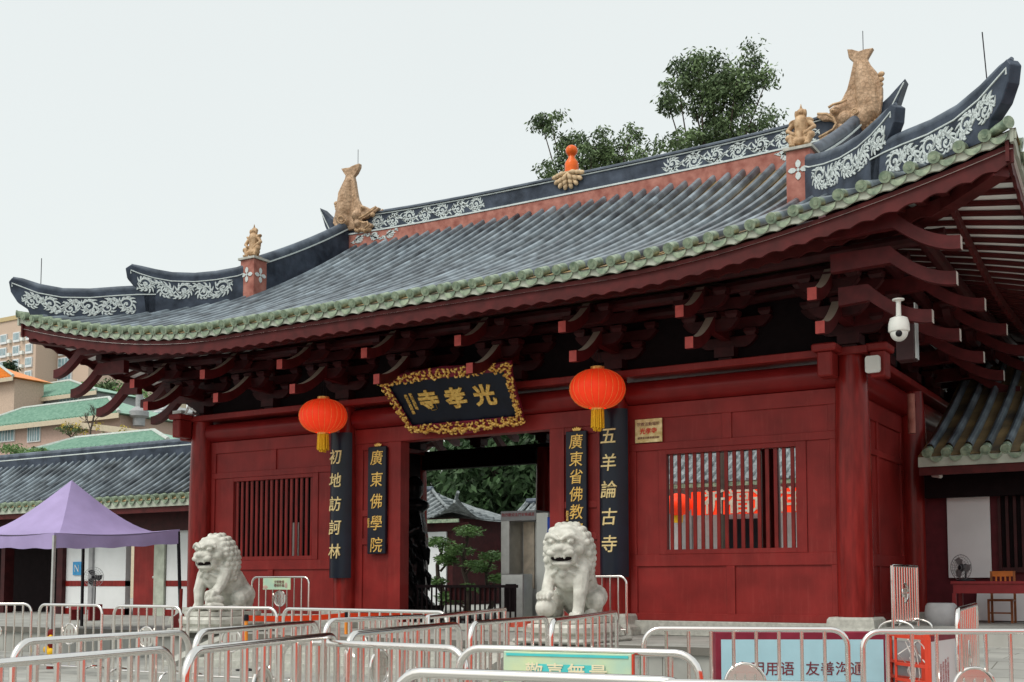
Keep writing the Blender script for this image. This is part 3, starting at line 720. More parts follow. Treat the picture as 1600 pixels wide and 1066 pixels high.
# gable ridges down the slope
def blade(fnp, n, z0, z1, th, nvec, mb=None):
    b = mb or MB(); vs = []
    for i in range(n+1):
        x, y, z = fnp(i/n); a = Vector(nvec)*th/2; za = z0(i/n) if callable(z0) else z0; zb = z1(i/n) if callable(z1) else z1
        p = Vector((x, y, 0)); vs += [p-a+Vector((0, 0, z+za)), p+a+Vector((0, 0, z+za)), p+a+Vector((0, 0, z+zb)), p-a+Vector((0, 0, z+zb))]
    fs = []
    for i in range(n):
        for k in range(4): l = (k+1) % 4; fs.append((i*4+k, i*4+l, i*4+4+l, i*4+4+k))
    fs += [(0, 3, 2, 1), (n*4, n*4+1, n*4+2, n*4+3)]
    return b.add(vs, fs)
for m in (-1, 1):
    for q in (-1, 1):
        f = lambda t: (m*6.95, YC+q*(.15+3.55*t), roofz(6.95, YC+q*(.15+3.55*t)))
        h = lambda t: .62+.16*t
        gr = blade(f, 16, -.3, h, .24, (1, 0, 0)).build('gable_ridge', M['navy'], RF)
        ln = MB()
        for off in (-.135, .135): blade(lambda t: (m*6.95+off, f(t)[1], f(t)[2]), 16, lambda t: h(t)-.05, lambda t: h(t)-.015, .03, (1, 0, 0), ln)
        ln.build('ridge_line', M['scroll'], gr)
        c = MB(); c.tube([(f(i/16)[0], f(i/16)[1], f(i/16)[2]+h(i/16)+.06) for i in range(17)], .13, 12); c.build('ridge_cap', M['cap'], gr, smooth=True)
# posts with guardian figures
def figurine(parent, x, y, z, m):
    b = MB(); T = Vector((x, y, z)); A = lambda *p: T+Vector((p[0]*m, p[1], p[2]))
    b.box(x-.17, x+.17, y-.13, y+.13, z-.02, z+.03)
    for s_ in (-1, 1):
        b.limb([A(s_*.05, 0, .17), A(s_*.21, -.08, .21), A(s_*.13, -.12, .04)], [.085, .07, .045]); b.ball(A(s_*.14, -.16, .035), (.05, .07, .03))
        b.limb([A(s_*.13, 0, .52), A(s_*.245, -.03, .37), A(s_*.12, -.10, .27)], [.055, .045, .035]); b.ball(A(s_*.17, 0, .53), (.075, .07, .035), rot=Matrix.Rotation(s_*.5, 3, 'Y'))
        b.ball(A(s_*.09, -.02, .66), (.025, .05, .075))
    b.ball(A(0, .02, .12), (.13, .11, .10)); b.limb([A(0, 0, .24), A(0, 0, .38), A(0, 0, .5)], [.125, .12, .14]); b.ball(A(0, .06, .36), (.17, .07, .22)); b.ball(A(0, -.02, .14), (.2, .12, .09)); b.ball(A(0, 0, .25), (.15, .12, .045)); b.ball(A(0, -.1, .16), (.05, .03, .10))
    b.limb([A(0, 0, .52), A(0, 0, .61)], [.045, .04]); b.ball(A(0, -.01, .68), (.065, .075, .08)); b.ball(A(0, .02, .71), (.085, .085, .06)); b.ball(A(0, -.085, .67), (.013, .015, .018))
    b.tube([A(0, .0, .75), A(0, .0, .86)], [.03, .006], 8)
    return b.remesh('guardian_figure', M['tan'], parent, .0095, 1)
FW = [(.0, .0)]
for m in (-1, 1):
    x, y = m*6.87, .6
    pb_ = MB(); pb_.box(x-.225, x+.225, y-.225, y+.225, 8.2, 9.42)
    po = pb_.build('ridge_post', M['pink'], RF, bevel=.008)
    c = MB(); c.box(x-.27, x+.27, y-.27, y+.27, 9.422, 9.475); c.build('post_cap', M['stone'], po)
    fl = MB()
    for fx in (0, 1):
        for k in range(4):
            a = k*math.pi/2
            for s_ in (1,):
                pet = [(.03, 0), (.07, .042), (.13, .05), (.165, .03), (.19, 0), (.165, -.03), (.13, -.05), (.07, -.042)]
                pt = [(p*math.cos(a)-r_*math.sin(a), p*math.sin(a)+r_*math.cos(a)) for p, r_ in pet]
                zc = 9.04
                if fx == 0: fl.prism(pt, lambda p, r_: (x+p, y-.226, zc+r_), lambda p, r_: (x+p, y-.24, zc+r_))
                else: fl.prism(pt, lambda p, r_: (x+.226, y+p, zc+r_), lambda p, r_: (x+.24, y+p, zc+r_))
        (fl.box(x-.025, x+.025, y-.245, y-.226, zc-.025, zc+.025) if fx == 0 else fl.box(x+.226, x+.245, y-.025, y+.025, zc-.025, zc+.025))
    fl.build('post_flower', M['scroll'], po)
    figurine(po, x, y, 9.50, m)
    # back posts
    yb = 2*YC-y; MB().box(x-.225, x+.225, yb-.225, yb+.225, 8.2, 9.42).build('ridge_post', M['pink'], RF, bevel=.008)
# hip ridges: two pointed blades stepping down to each corner
HA = [(.15, 9.26), (.39, 9.15), (.9, 9.03), (1.4, 8.955), (1.95, 8.945), (2.35, 9.0), (2.68, 9.09), (2.9, 9.17), (3.02, 9.08), (2.98, 8.85), (2.82, 8.66), (2.6, 8.5), (2.5, 7.72), (1.6, 7.9), (.15, 8.2)]
HB = [(2.3, 8.60), (2.7, 8.58), (3.2, 8.53), (3.83, 8.45), (4.45, 8.43), (4.99, 8.51), (5.38, 8.65), (5.58, 8.72), (5.65, 8.62), (5.60, 8.38), (5.45, 8.15), (5.22, 8.0), (5.1, 7.74), (4.2, 7.60), (3.2, 7.48), (2.3, 7.7)]
def hip(m, q):
    A = Vector((m*6.87, YC+q*(YC-.62), 0)); B = Vector((m*10.98, YC+q*(YC+3.11), 0)); d = (B-A).normalized(); n = Vector((-d.y, d.x, 0)); th = .10
    P = lambda t, z, e=0: A+d*t+n*e+Vector((0, 0, z))
    for poly, ntop, sl0, sl1 in ((HA, 8, .5, 2.75), (HB, 8, 2.75, 5.35)):
        b = MB(); b.prism(poly, lambda a, c: P(a, c, -th), lambda a, c: P(a, c, th)); h = b.build('hip_ridge', M['navy'], RF, bevel=.012)
        top = poly[:ntop]
        c = MB(); c.tube([P(a, z+.02) for a, z in top], [.10]*(ntop-2)+[.075, .03], 12); c.build('ridge_cap', M['cap'], h, smooth=True)
        if q < 0:
            def zt(t, top=top):
                for (a, z), (a2, z2) in zip(top, top[1:]):
                    if t <= a2: return z+(z2-z)*(t-a)/(a2-a)
                return top[-1][1]
            sb = MB()
            for sd_ in (-1, 1):
                ribbon(sb, [(a, z-.13) for a, z in top]+[(top[-1][0]-.01, top[-1][1]-.22)], [.035]*(ntop+1), lambda a, c, e: P(a, c, sd_*(th+e)))
                lo = lambda t: zt(t+sl0)-.60+.05*(t/2.2); hi = lambda t: zt(t+sl0)-.17
                scrolls(sb, sl1-sl0, lo, hi, lambda t, c, e: P(t+sl0, c, sd_*(th+e)), seed=2 if poly is HA else 4, ncurl=5 if poly is HA else 6)
            sb.build('ridge_scrolls', M['scroll'], h)
    b = MB(); e0 = P(5.1, 7.93); b.tube([P(4.9, 7.82), P(5.46, 7.88)], .075, 12, cap=False); b.tube([P(5.46, 7.88), P(5.48, 7.88)], .09, 14); b.build('corner_tile', M['green'], RF, smooth=True)
for m in (-1, 1):
    for q in (-1, 1): hip(m, q)
# fish at the ridge ends
FO = [(282, 200), (315, 255), (340, 290), (330, 330), (290, 410), (245, 505), (228, 640), (215, 760), (185, 840), (178, 900), (225, 955), (300, 1000), (390, 985), (480, 960), (540, 1000), (620, 985), (680, 925),
      (650, 890), (600, 900), (555, 880), (545, 850), (600, 830), (660, 790), (740, 735), (770, 700), (715, 680), (650, 715), (600, 685), (530, 660), (490, 580), (472, 480), (455, 360), (440, 300), (480, 255), (515, 180), (518, 130), (470, 145), (420, 165), (385, 185), (335, 190)]
FR = [(510, 75), (520, 130), (550, 155), (530, 250), (510, 330), (475, 400), (430, 435), (395, 460), (400, 485), (330, 488), (312, 508), (350, 530), (400, 528), (438, 550), (436, 580), (410, 610), (340, 638), (322, 668), (400, 664), (450, 640), (500, 600), (540, 588), (600, 590), (650, 555), (690, 520), (722, 470), (728, 425), (735, 380), (735, 320), (722, 280), (700, 220), (660, 175), (638, 135), (678, 65), (620, 75), (585, 88), (540, 75)]
for which in (0, 1):
    px = (lambda a, b_: (500+a/8.2, 240+b_/8.2)) if which == 0 else (lambda a, b_: (1200+a/4.1, 60+b_/4.1))
    def Q(a, b_, y=4.4):
        p = aty(*px(a, b_), 4.15); return (p.x, y-.25, p.z)
    pl2 = [(Q(a, b_)[0], Q(a, b_)[2]) for a, b_ in (FO if which == 0 else FR)]
    b = MB(); b.prism(pl2, lambda a, c: (a, 4.10, c), lambda a, c: (a, 4.22, c))
    sp_ = ((320, 880, .23), (300, 800, .28), (325, 720, .29), (335, 640, .27), (345, 560, .24), (360, 480, .19), (370, 410, .15), (385, 340, .10)) if which == 0 else ((600, 520, .26), (640, 470, .27), (640, 400, .27), (630, 340, .25), (620, 280, .22), (605, 220, .17), (600, 165, .09))
    for (a, b_, r_), (a2, b2, r2_) in zip(sp_, sp_[1:]):
        for q_ in range(5): w_ = q_/5; rr_ = r_+(r2_-r_)*w_; b.ball(Q(a+(a2-a)*w_, b_+(b2-b_)*w_), (rr_*.9, .09+rr_*.5, rr_*.9), 20, 12)
    hd_ = ((490, 800, .17), (500, 900, .13), (560, 715, .09)) if which == 0 else ((500, 520, .18), (440, 470, .10), (480, 575, .12))
    for a, b_, r_ in hd_: b.ball(Q(a, b_), (r_, r_*1.25, r_))
    body = b.remesh('fish_ornament', M['tanscale'], RF, .013, 2)
    f = MB()
    eye = (590, 712) if which == 0 else (428, 482)
    coil = (345, 872, 62) if which == 0 else (575, 490, 20)
    lips = ([(545, 850), (600, 822), (660, 782), (735, 728), (762, 700)], [(555, 890), (600, 905), (650, 895), (668, 930), (620, 975)]) if which == 0 else ([(330, 500), (390, 500), (430, 525), (450, 560), (430, 600), (340, 650)], [(400, 460), (430, 440), (470, 430), (515, 410)])
    for y in (4.25, 4.55):
        f.ball(Q(*eye, y), .05, 10, 7); f.ball(Q(*eye, y-.05 if y < 4.4 else y+.05), .025, 8, 6)
        n = 16; f.tube([Q(coil[0]+coil[2]*(1-k/24)*math.cos(k*.55), coil[1]+coil[2]*(1-k/24)*math.sin(k*.55), y-.09 if y < 4.4 else y+.09) for k in range(n)], .016, 6)
        for L_ in lips: f.tube([Q(*p, y) for p in L_], .03, 8)
    for k in range(9):
        t_ = k/8; c_ = Q(205+22*math.sin(t_*3), 640+270*t_) if which == 0 else Q(705+22*math.sin(2+t_*2.2), 230+270*t_)
        f.ball(c_, (.075, .04, .06), 10, 7)
    for k in range(7):
        c_ = Q(470+28*k, 985+8*math.sin(k*2)) if which == 0 else Q(720-28*k, 520+14*k)
        f.ball(c_, (.065, .09, .06), 10, 7)
    if which == 0: f.ball(Q(735, 810, 4.2), .065)
    f.build('fish_fin', M['tan'], body, smooth=True, sharp=0)
    p = Q(412, 150) if which == 0 else Q(590, 75); rd = MB(); rd.tube([(p[0], 4.4, p[2]), (p[0], 4.4, p[2]+.52)], .008, 6); rd.build('lightning_rod', M['blackpl'], RF)
    # rods at the corners
rd = MB(); rd.tube([(-10.55, -2.7, 8.6), (-10.55, -2.7, 9.25)], .009, 6); rd.build('lightning_rod', M['blackpl'], RF)
rd = MB(); p = Vector((10.62, -2.78, 8.55)); rd.tube([p, p+Vector((-.05, 0, .82))], .009, 6); rd.build('lightning_rod', M['blackpl'], RF)
# finial on the ridge centre
f = MB(); f.lathe([(.16, 11.42), (.17, 11.5), (.17, 11.72), (.15, 11.78), (.09, 11.86), (.075, 11.92), (.10, 11.95), (.06, 11.96)], (0, 4.35, 0), 24); f.ball((0, 4.35, 12.06), (.15, .15, .14), 20, 14)
fo = f.build('finial', M['orange'], RF, smooth=True)
f = MB()
for R_, n, yo in ((.37, 8, 0), (.27, 6, -.03), (.16, 4, -.06)):
    for i in range(n):
        a = R(-80+160*i/(n-1)); f.ball((R_*math.sin(a), 4.17+yo, 11.46-R_*.92*math.cos(a)), (.058, .055, .088), 12, 8, rot=Matrix.Rotation(-a, 3, 'Y'))
        f.tube([(0, 4.2+yo, 11.46), (R_*.9*math.sin(a), 4.17+yo, 11.46-R_*.83*math.cos(a))], [.03, .045], 8)
f.build('finial_petals', M['cream_c'], fo, smooth=True, sharp=0)

# ------------------------------------------------------------------ name boards, couplets, plaque
def scale_text_rows(chars): return '\n'.join(chars)
def couplet(sg, chars, label, z0, dz):
    x = sg*3.36; t = thing('couplet_board', label, 'couplet', (x, -.3, 1.63), 'curved couplet boards on the inner columns')
    b = MB(); vs = []; n = 14
    for z in (1.63, 4.83):
        for r in (.345, .305):
            for i in range(n+1):
                a = R(-90-62+124*i/n); vs.append((x+r*math.cos(a), -.02+r*math.sin(a), z))
    w = n+1; fs = []
    for i in range(n):
        fs += [(i, i+1, 2*w+i+1, 2*w+i), (w+i, 3*w+i, 3*w+i+1, w+i+1), (i, w+i, w+i+1, i+1), (2*w+i, 2*w+i+1, 3*w+i+1, 3*w+i)]
    fs += [(0, 2*w, 3*w, w), (n, w+n, 3*w+n, 2*w+n)]
    b.add(vs, fs); b.build('board', M['black'], t, smooth=True)
    for k, ch in enumerate(chars):
        text(ch, .345, face_m((x-.03, -.36, z0-k*dz)), M['goldpale'], 'gold_character', t, bold=.0025, ext=.012, shear=.12)
couplet(-1, '初地訪訶林', 'curved black couplet board with gold characters behind the left red lantern', 4.27, .52)
couplet(1, '五羊論古寺', 'curved black couplet board with gold characters behind the right red lantern', 4.29, .515)
def lotus(mb, x, y, z, s=1):
    for k in range(-2, 3): mb.ball((x+k*.035*s, y, z+.03*s-abs(k)*.009*s), (.022*s, .012, .04*s), 8, 6, rot=Matrix.Rotation(k*.4, 3, 'Y'))
    mb.box(x-.07*s, x+.07*s, y-.008, y+.008, z-.012, z)
def nameboard(x, w, chars, label, z0, dz, size):
    t = thing('name_board', label, 'name board', (x, -.05, 2.15), 'upright black name boards beside the gate opening')
    MB().box(x-w/2, x+w/2, -.11, -.03, 2.15, 4.49).build('board', M['black'], t, bevel=.012)
    for k, ch in enumerate(chars): text(ch, size, face_m((x+.0, -.118, z0-k*dz)), M['gold'], 'gold_character', t, bold=.001, ext=.006, shear=.1)
    l = MB(); lotus(l, x, -.07, 4.51, 1); l.build('lotus_crest', M['gold'], t, smooth=True)
    text('佛曆己巳', .07, face_m((x-w/2+.045, -.116, 2.95)), M['gold'], 'small_inscription', t, sp=1) if 0 else None
    c = text('題\n於\n羊\n城', .06, face_m((x-w/2+.04, -.116, 2.82)), M['gold'], 'small_inscription', t, bold=.001, ext=.003, sp=.85)
nameboard(-2.43, .49, '廣東佛學院', 'black upright board with five gold characters left of the gate opening', 4.22, .475, .345)
nameboard(2.50, .46, '廣東省佛教協會', 'black upright board with orange gold characters behind the right stone lion', 4.26, .345, .31)
# leaning name plaque
bx0 = Vector((0, -.22, 4.74)); ub = Vector((0, -.66, .75)).normalized(); nb_ = Vector((1, 0, 0)).cross(ub)
t = thing('name_plaque', 'large black plaque with carved gold frame leaning out over the gate opening', 'plaque', bx0)
PM = lambda a, b_, e: bx0+Vector((a, 0, 0))+ub*b_+nb_*e
MB().prism([(-1.33, .14), (1.33, .14), (1.45, 1.24), (-1.45, 1.24)], lambda a, c: PM(a, c, 0), lambda a, c: PM(a, c, -.05)).build('board', M['black'], t)
outer = [(-1.40, 0), (-1.28, -.02), (-.9, -.03), (-.55, -.06), (-.25, -.12), (0, -.14), (.25, -.12), (.55, -.06), (.9, -.03), (1.28, -.02), (1.40, 0), (1.46, .3), (1.50, .7), (1.56, 1.1), (1.66, 1.40), (1.3, 1.38), (.5, 1.42), (0, 1.45), (-.5, 1.42), (-1.3, 1.38), (-1.66, 1.40), (-1.56, 1.1), (-1.50, .7), (-1.46, .3)]
inn = [(-1.30, .16), (-1.28, .16), (-.9, .16), (-.55, .16), (-.25, .16), (0, .16), (.25, .16), (.55, .16), (.9, .16), (1.28, .16), (1.30, .16), (1.33, .4), (1.36, .7), (1.40, 1.0), (1.43, 1.22), (1.3, 1.22), (.5, 1.22), (0, 1.22), (-.5, 1.22), (-1.3, 1.22), (-1.43, 1.22), (-1.40, 1.0), (-1.36, .7), (-1.33, .4)]
b = MB(); n = len(outer); vs = [PM(a, c, -.03) for a, c in outer]+[PM(a, c, .02) for a, c in inn]+[PM(a, c, .05) for a, c in outer]+[PM(a, c, .04) for a, c in inn]
fs = []
for i in range(n):
    j = (i+1) % n; fs += [(2*n+i, 3*n+i, 3*n+j, 2*n+j), (i, 2*n+i, 2*n+j, j), (n+i, n+j, 3*n+j, 3*n+i), (i, j, n+j, n+i)]
b.add(vs, fs); fr = b.build('frame', M['maroon'], t)
rnd = random.Random(4); g = MB()
def lerp2(p, q, t): return (p[0]+(q[0]-p[0])*t, p[1]+(q[1]-p[1])*t)
for i in range(n):
    j = (i+1) % n; L_ = math.dist(outer[i], outer[j])
    for k in range(max(1, int(L_/.075))):
        tt = (k+rnd.random())/max(1, int(L_/.075)); o_ = lerp2(outer[i], outer[j], tt); i_ = lerp2(inn[i], inn[j], tt)
        for w_ in (.14, .5, .84):
            p = lerp2(o_, i_, w_+rnd.uniform(-.12, .12)); a0 = rnd.uniform(0, 6.28); r = rnd.uniform(.03, .06); s_ = rnd.choice((-1, 1))
            pts = [PM(p[0]+r*(1-q*.14)*math.cos(a0+s_*q*.8), p[1]+r*(1-q*.14)*math.sin(a0+s_*q*.8), .055+.02*math.sin(q)) for q in range(5)]
            g.tube(pts, [.008, .02, .026, .02, .01], 6)
for i in range(46):
    u_ = i/45; a = -1.25+2.5*u_; g.ball(PM(a, .04+.035*math.sin(i*1.1)-.05*math.cos(a*1.2)**2, .075), (.045, .03, .035), 8, 6)
g.build('gold_carving', M['goldcarve'], fr, smooth=True, sharp=0)
tm = Matrix(((1, 0, 0, 0), (0, ub.y, nb_.y, 0), (0, ub.z, nb_.z, 0), (0, 0, 0, 1)))
for a, ch in ((-.62, '寺'), (.05, '孝'), (.74, '光')):
    text(ch, .50, Matrix.Translation(PM(a, .68, .012)) @ tm, M['gold'], 'gold_character', t, bold=.018, ext=.012, shear=.05)
text('沙門本煥\n歲次己巳年\n敬書', .1, Matrix.Translation(PM(-1.08, .72, .006)) @ tm @ Matrix.Rotation(R(-90), 4, 'Z') if 0 else Matrix.Translation(PM(-1.02, .76, .006)) @ tm, M['gold'], 'small_inscription', t) if 0 else None
for a, s_, z_ in ((-1.0, '敬錄先師句', .92), (-1.13, '歲次壬戌年書', .86)):
    text('\n'.join(s_), .085, Matrix.Translation(PM(a, z_-.2, .008)) @ tm, M['gold'], 'small_inscription', t, bold=.003, ext=.004, sp=.95)
# lanterns
def lantern(sg, label):
    x, y, z = sg*3.35, -.82, 5.14
    t = thing('red_lantern', label, 'lantern', (x, y, z), 'red lanterns under the front eave')
    b = MB(); n = 72; m_ = 22; vs = []
    for i in range(m_+1):
        ph = R(14)+R(152)*i/m_; r = .525*math.sin(ph)**.85; zz = .375*math.cos(ph)
        for k in range(n):
            rr = r*(1-.028*abs(math.sin(k*math.pi/3))*math.sin(ph)*0+(-.02*(1-abs(math.sin(k*math.pi*24/n)))))
            vs.append((x+rr*math.cos(2*math.pi*k/n), y+rr*math.sin(2*math.pi*k/n), z+zz))
    fs = [(i*n+k, (i+1)*n+k, (i+1)*n+(k+1) % n, i*n+(k+1) % n) for i in range(m_) for k in range(n)]
    b.add(vs, fs); bo = b.build('silk_body', M['lantern'], t, smooth=True)
    rb = MB()
    for k in range(24):
        a = 2*math.pi*k/24; pts = []
        for i in range(13):
            ph = R(16)+R(148)*i/12; r = .528*math.sin(ph)**.85; pts.append((x+r*math.cos(a), y+r*math.sin(a), z+.377*math.cos(ph)))
        rb.tube(pts, .0028, 4)
    rb.build('gold_ribs', M['gold'], bo)
    MB().lathe([(.13, .35), (.13, .42), (.10, .43)], (x, y, z), 20).build('gold_cap', M['gold'], t, smooth=True); MB().lathe([(.125, -.40), (.13, -.35)], (x, y, z), 20).build('gold_cap', M['gold'], t, smooth=True)
    f = MB()
    for k in range(40):
        a = k*2.4; r = .115*math.sqrt((k+.5)/40); l = .34+.05*rnd.random()-(0 if r > .07 else -.05)
        f.tube([(x+r*math.cos(a), y+r*math.sin(a), z-.36), (x+r*1.12*math.cos(a), y+r*1.12*math.sin(a), z-.36-l)], .014, 5)
    f.build('tassel', M['yellow'], t)
    w_ = MB()
    for dx in (-.1, 0, .1): w_.tube([(x+dx, y, z+.42), (x, y, z+.98)], .004, 4)
    w_.tube([(x, y, z+.98), (x, y, 6.3)], .005, 4); w_.build('hanging_wire', M['blackpl'], t)
lantern(-1, 'round red silk lantern with yellow tassel hanging left of the name plaque')
lantern(1, 'round red silk lantern with yellow tassel hanging right of the name plaque')
# brass notice on the right bay
t = thing('brass_notice', 'small yellow brass notice fixed high on the right red wall', 'notice', (4.0, -.01, 4.18))
MB().box(3.74, 4.30, -.03, -.004, 4.175, 4.625).build('plate', mat('brass_plate', (.62, .45, .16), .4, metal=.3, var=.25, scale=9, c2=(.8, .68, .38)), t, bevel=.004)
text('宗教活動場所', .078, face_m((4.02, -.034, 4.52)), M['brownink'], 'lettering', t, ext=.002); text('光孝寺', .12, face_m((4.02, -.034, 4.385)), M['orangered'], 'lettering', t, bold=.004, ext=.002)
text('廣東省宗教事務局制', .05, face_m((4.02, -.034, 4.26)), M['brownink'], 'lettering', t, ext=.002)
# white box, camera, loudspeaker at the corner
t = thing('alarm_box', 'small white rounded box on the beam end at the right corner column', 'box', (8.32, -.29, 5.06))
b = MB(); pts = []
for cx, cz, a0 in ((.08, .10, 0), (-.08, .10, 90), (-.08, -.10, 180), (.08, -.10, 270)):
    for k in range(5): a = R(a0+k*22.5); pts.append((cx+.045*math.cos(a), cz+.045*math.sin(a)))
b.prism(pts, lambda a, c: (8.30+a, -.33, 5.2+c), lambda a, c: (8.30+a, -.262, 5.2+c)); b.build('housing', M['whitepl'], t, bevel=.006)
PCM = aty(1405, 530, -1.95); DX = PCM.x-8.95; DZ = -.02
t = thing('dome_camera', 'white dome security camera hanging below the eave at the right corner', 'camera', (8.95+DX, -1.95, 5.34))
b = MB(); b.lathe([(.09, .66), (.09, .64), (.035, .62), (.04, .40), (.06, .38)], (8.95+DX, -1.95, 5.20), 20); b.lathe([(.06, .39), (.13, .36), (.155, .28), (.16, .17), (.15, .15)], (8.95+DX, -1.95, 5.20), 24); b.build('housing', M['whitepl'], t, smooth=True)
b = MB(); b.ball((8.95+DX, -1.95, 5.35), (.135, .135, .15), 20, 12); do = b.build('ball', M['whitepl'], t, smooth=True)
b = MB(); b.ball((8.975+DX, -2.07, 5.30), .05); b.build('lens', M['blackpl'], do, smooth=True)
t = thing('loudspeaker', 'dark box loudspeaker hanging behind the white dome camera', 'loudspeaker', (9.0, -.95, 5.08))
o = MB().box(8.86, 9.14, -1.05, -.75, 5.08, 5.66); o.build('cabinet', M['maroon'] if 0 else mat('brown_cabinet', (.045, .02, .022), .5), t, bevel=.01)
MB().box(9.145, 9.165, -1.0, -.8, 5.1, 6.0).build('strap', M['steel2'], t)
t = thing('flood_light', 'small pale floodlight clamped at the top of the left corner column', 'floodlight', (-7.9, -.5, 5.6))
b = MB(); b.box(-8.35, -8.05, -.55, -.4, 5.6, 5.68); b.bar((-7.95, -.5, 5.6), (-7.75, -.6, 5.72), .05, .04); b.bar((-7.75, -.6, 5.72), (-7.6, -.5, 5.6), .05, .04); b.build('lamp_head', M['whitepl'], t)
MB().box(-8.1, -7.7, -.52, -.3, 5.56, 5.60).build('clamp', M['steel2'], t)

# ------------------------------------------------------------------ stone lions
def lion(sg, label):
    x0, y0, z0 = sg*4.02, -3.06, .95
    t = thing('stone_lion', label, 'lion statue', (x0, y0, TZ), 'pair of stone guardian lions')
    k = -sg      # the inner paw (towards the gate centre) rests on the ball / cub
    K = 1.0
    BA = R(8) if sg > 0 else R(2); cb2, sb2 = math.cos(BA), math.sin(BA)
    P = lambda a, b_, c: (x0+k*a*cb2-b_*sb2, y0+k*a*sb2+b_*cb2, z0+c*K)
    # pedestal: round rock, thin slab, oval plinth
    p = MB(); n = 40
    def oval(rx, ry, z): return [(x0+rx*(abs(math.cos(2*math.pi*i/n))**.55)*(1 if math.cos(2*math.pi*i/n) > 0 else -1), y0+.05+ry*(abs(math.sin(2*math.pi*i/n))**.55)*(1 if math.sin(2*math.pi*i/n) > 0 else -1), z) for i in range(n)]
    rings = [(.50, .72, .955), (.53, .75, .95), (.53, .75, .87), (.50, .72, .86), (.60, .80, .85), (.63, .84, .80), (.62, .83, .72), (.56, .76, .67), (.56, .76, .62)]
    vs = []; fs = []
    for r in rings: vs += oval(r[0], r[1], r[2])
    for i in range(len(rings)-1):
        for q in range(n): l = (q+1) % n; fs.append((i*n+q, (i+1)*n+q, (i+1)*n+l, i*n+l))
    fs.append(tuple(range(n))); p.add(vs, fs); p.build('pedestal', M['lion'], t, smooth=True, sharp=40)
    q = MB(); q.box(x0-.66, x0+.66, y0-.86, y0+.94, TZ-.4 if 0 else TZ, .625); q.build('base_block', M['stone'], t, bevel=.03)
    b = MB()
    # trunk, haunches, legs
    b.limb([P(0, .40, .34), P(0, .18, .58), P(0, -.04, .82), P(0, -.12, 1.0)], [.34, .35, .33, .27])
    b.ball(P(0, -.20, .72), (.29, .24, .30)); b.ball(P(0, .46, .22), (.36, .30, .24))
    for s in (-1, 1):
        b.limb([P(s*.27, .38, .34), P(s*.36, .10, .26), P(s*.33, .22, .07)], [.21, .165, .09]); b.limb([P(s*.33, .2, .06), P(s*.34, -.12, .055)], [.075, .085])
        for c in (-.05, 0, .05): b.ball(P(s*.34+c, -.19, .045), (.032, .06, .045))
        b.ball(P(s*.24, -.16, .80), (.16, .19, .22))
    b.limb([P(-.25, -.24, .72), P(-.27, -.36, .42), P(-.25, -.38, .16), P(-.25, -.42, .07)], [.15, .115, .095, .10])
    for c in (-.07, -.023, .023, .07): b.ball(P(-.25+c, -.53, .05), (.032, .06, .05))
    b.limb([P(.25, -.2, .74), P(.29, -.34, .52), P(.27, -.45, .40)], [.15, .105, .10])
    b.ball(P(.27, -.50, .385), (.135, .13, .075))
    for c in (-.09, -.03, .03, .09): b.ball(P(.27+c, -.60, .355), (.036, .055, .065)); b.ball(P(.27+c, -.635, .32), (.02, .03, .035))
    b.ball(P(.27, -.50, .165), (.175, .175, .175))      # ball / cub under the paw
    if sg < 0: b.ball(P(.30, -.50, .24), (.16, .2, .11)); b.limb([P(.4, -.74, .12), P(.46, -.5, .1)], [.07, .07])
    # tail
    b.limb([P(0, .70, .12), P(.0, .74, .34), P(-.03, .66, .52)], [.09, .11, .06])
    # neck and head (turned a little towards the gate centre)
    H = Vector(P(0, -.22, 1.14)); RZ = Matrix.Rotation(BA+R(3), 3, 'Z') @ Matrix.Rotation(R(8), 3, 'X')
    Q = lambda a, b_, c: H+RZ @ Vector((k*a, b_, c))*1.1
    def hb(p, r, n_=12, m_=8): b.ball(Q(*p), tuple(q_*1.1 for q_ in r), n_, m_, rot=RZ)
    b.limb([P(0, -.1, .95), Q(0, .05, -.02)], [.27, .27])
    hb((0, .0, .06), (.335, .31, .30), 18, 12); hb((0, .08, .16), (.30, .26, .20))
    hb((0, -.26, -.02), (.22, .14, .15)); hb((0, -.31, .015), (.20, .10, .09))                       # muzzle
    hb((0, -.385, .045), (.085, .055, .055)); hb((-.07, -.385, .02), (.045, .035, .035)); hb((.07, -.385, .02), (.045, .035, .035))   # nose
    hb((-.12, -.355, -.035), (.10, .06, .055)); hb((.12, -.355, -.035), (.10, .06, .055))               # lips
    hb((0, -.27, -.195), (.165, .12, .055)); hb((0, -.25, -.24), (.10, .10, .05))                     # jaw
    hb((-.175, -.22, -.12), (.05, .10, .10)); hb((.175, -.22, -.12), (.05, .10, .10))
    hb((0, -.1, .17), (.25, .22, .16))
    for s in (-1, 1):
        hb((s*.14, -.285, .135), (.062, .05, .048)); hb((s*.235, -.17, .0), (.09, .10, .09))
        pts = [Q(s*(.03+.055*i), -.345+.022*i, .165+.055*math.sin(i*.8)) for i in range(5)]; b.limb(pts, [.028, .04, .045, .04, .03])
        hb((s*.29, -.04, .15), (.045, .06, .085))
        hb((s*.07, -.385, -.09), (.02, .02, .035)); hb((s*.025, -.38, -.085), (.018, .015, .022))
    hb((0, .09, -.06), (.335, .30, .40), 18, 12); hb((0, .10, -.26), (.31, .27, .26), 16, 10)
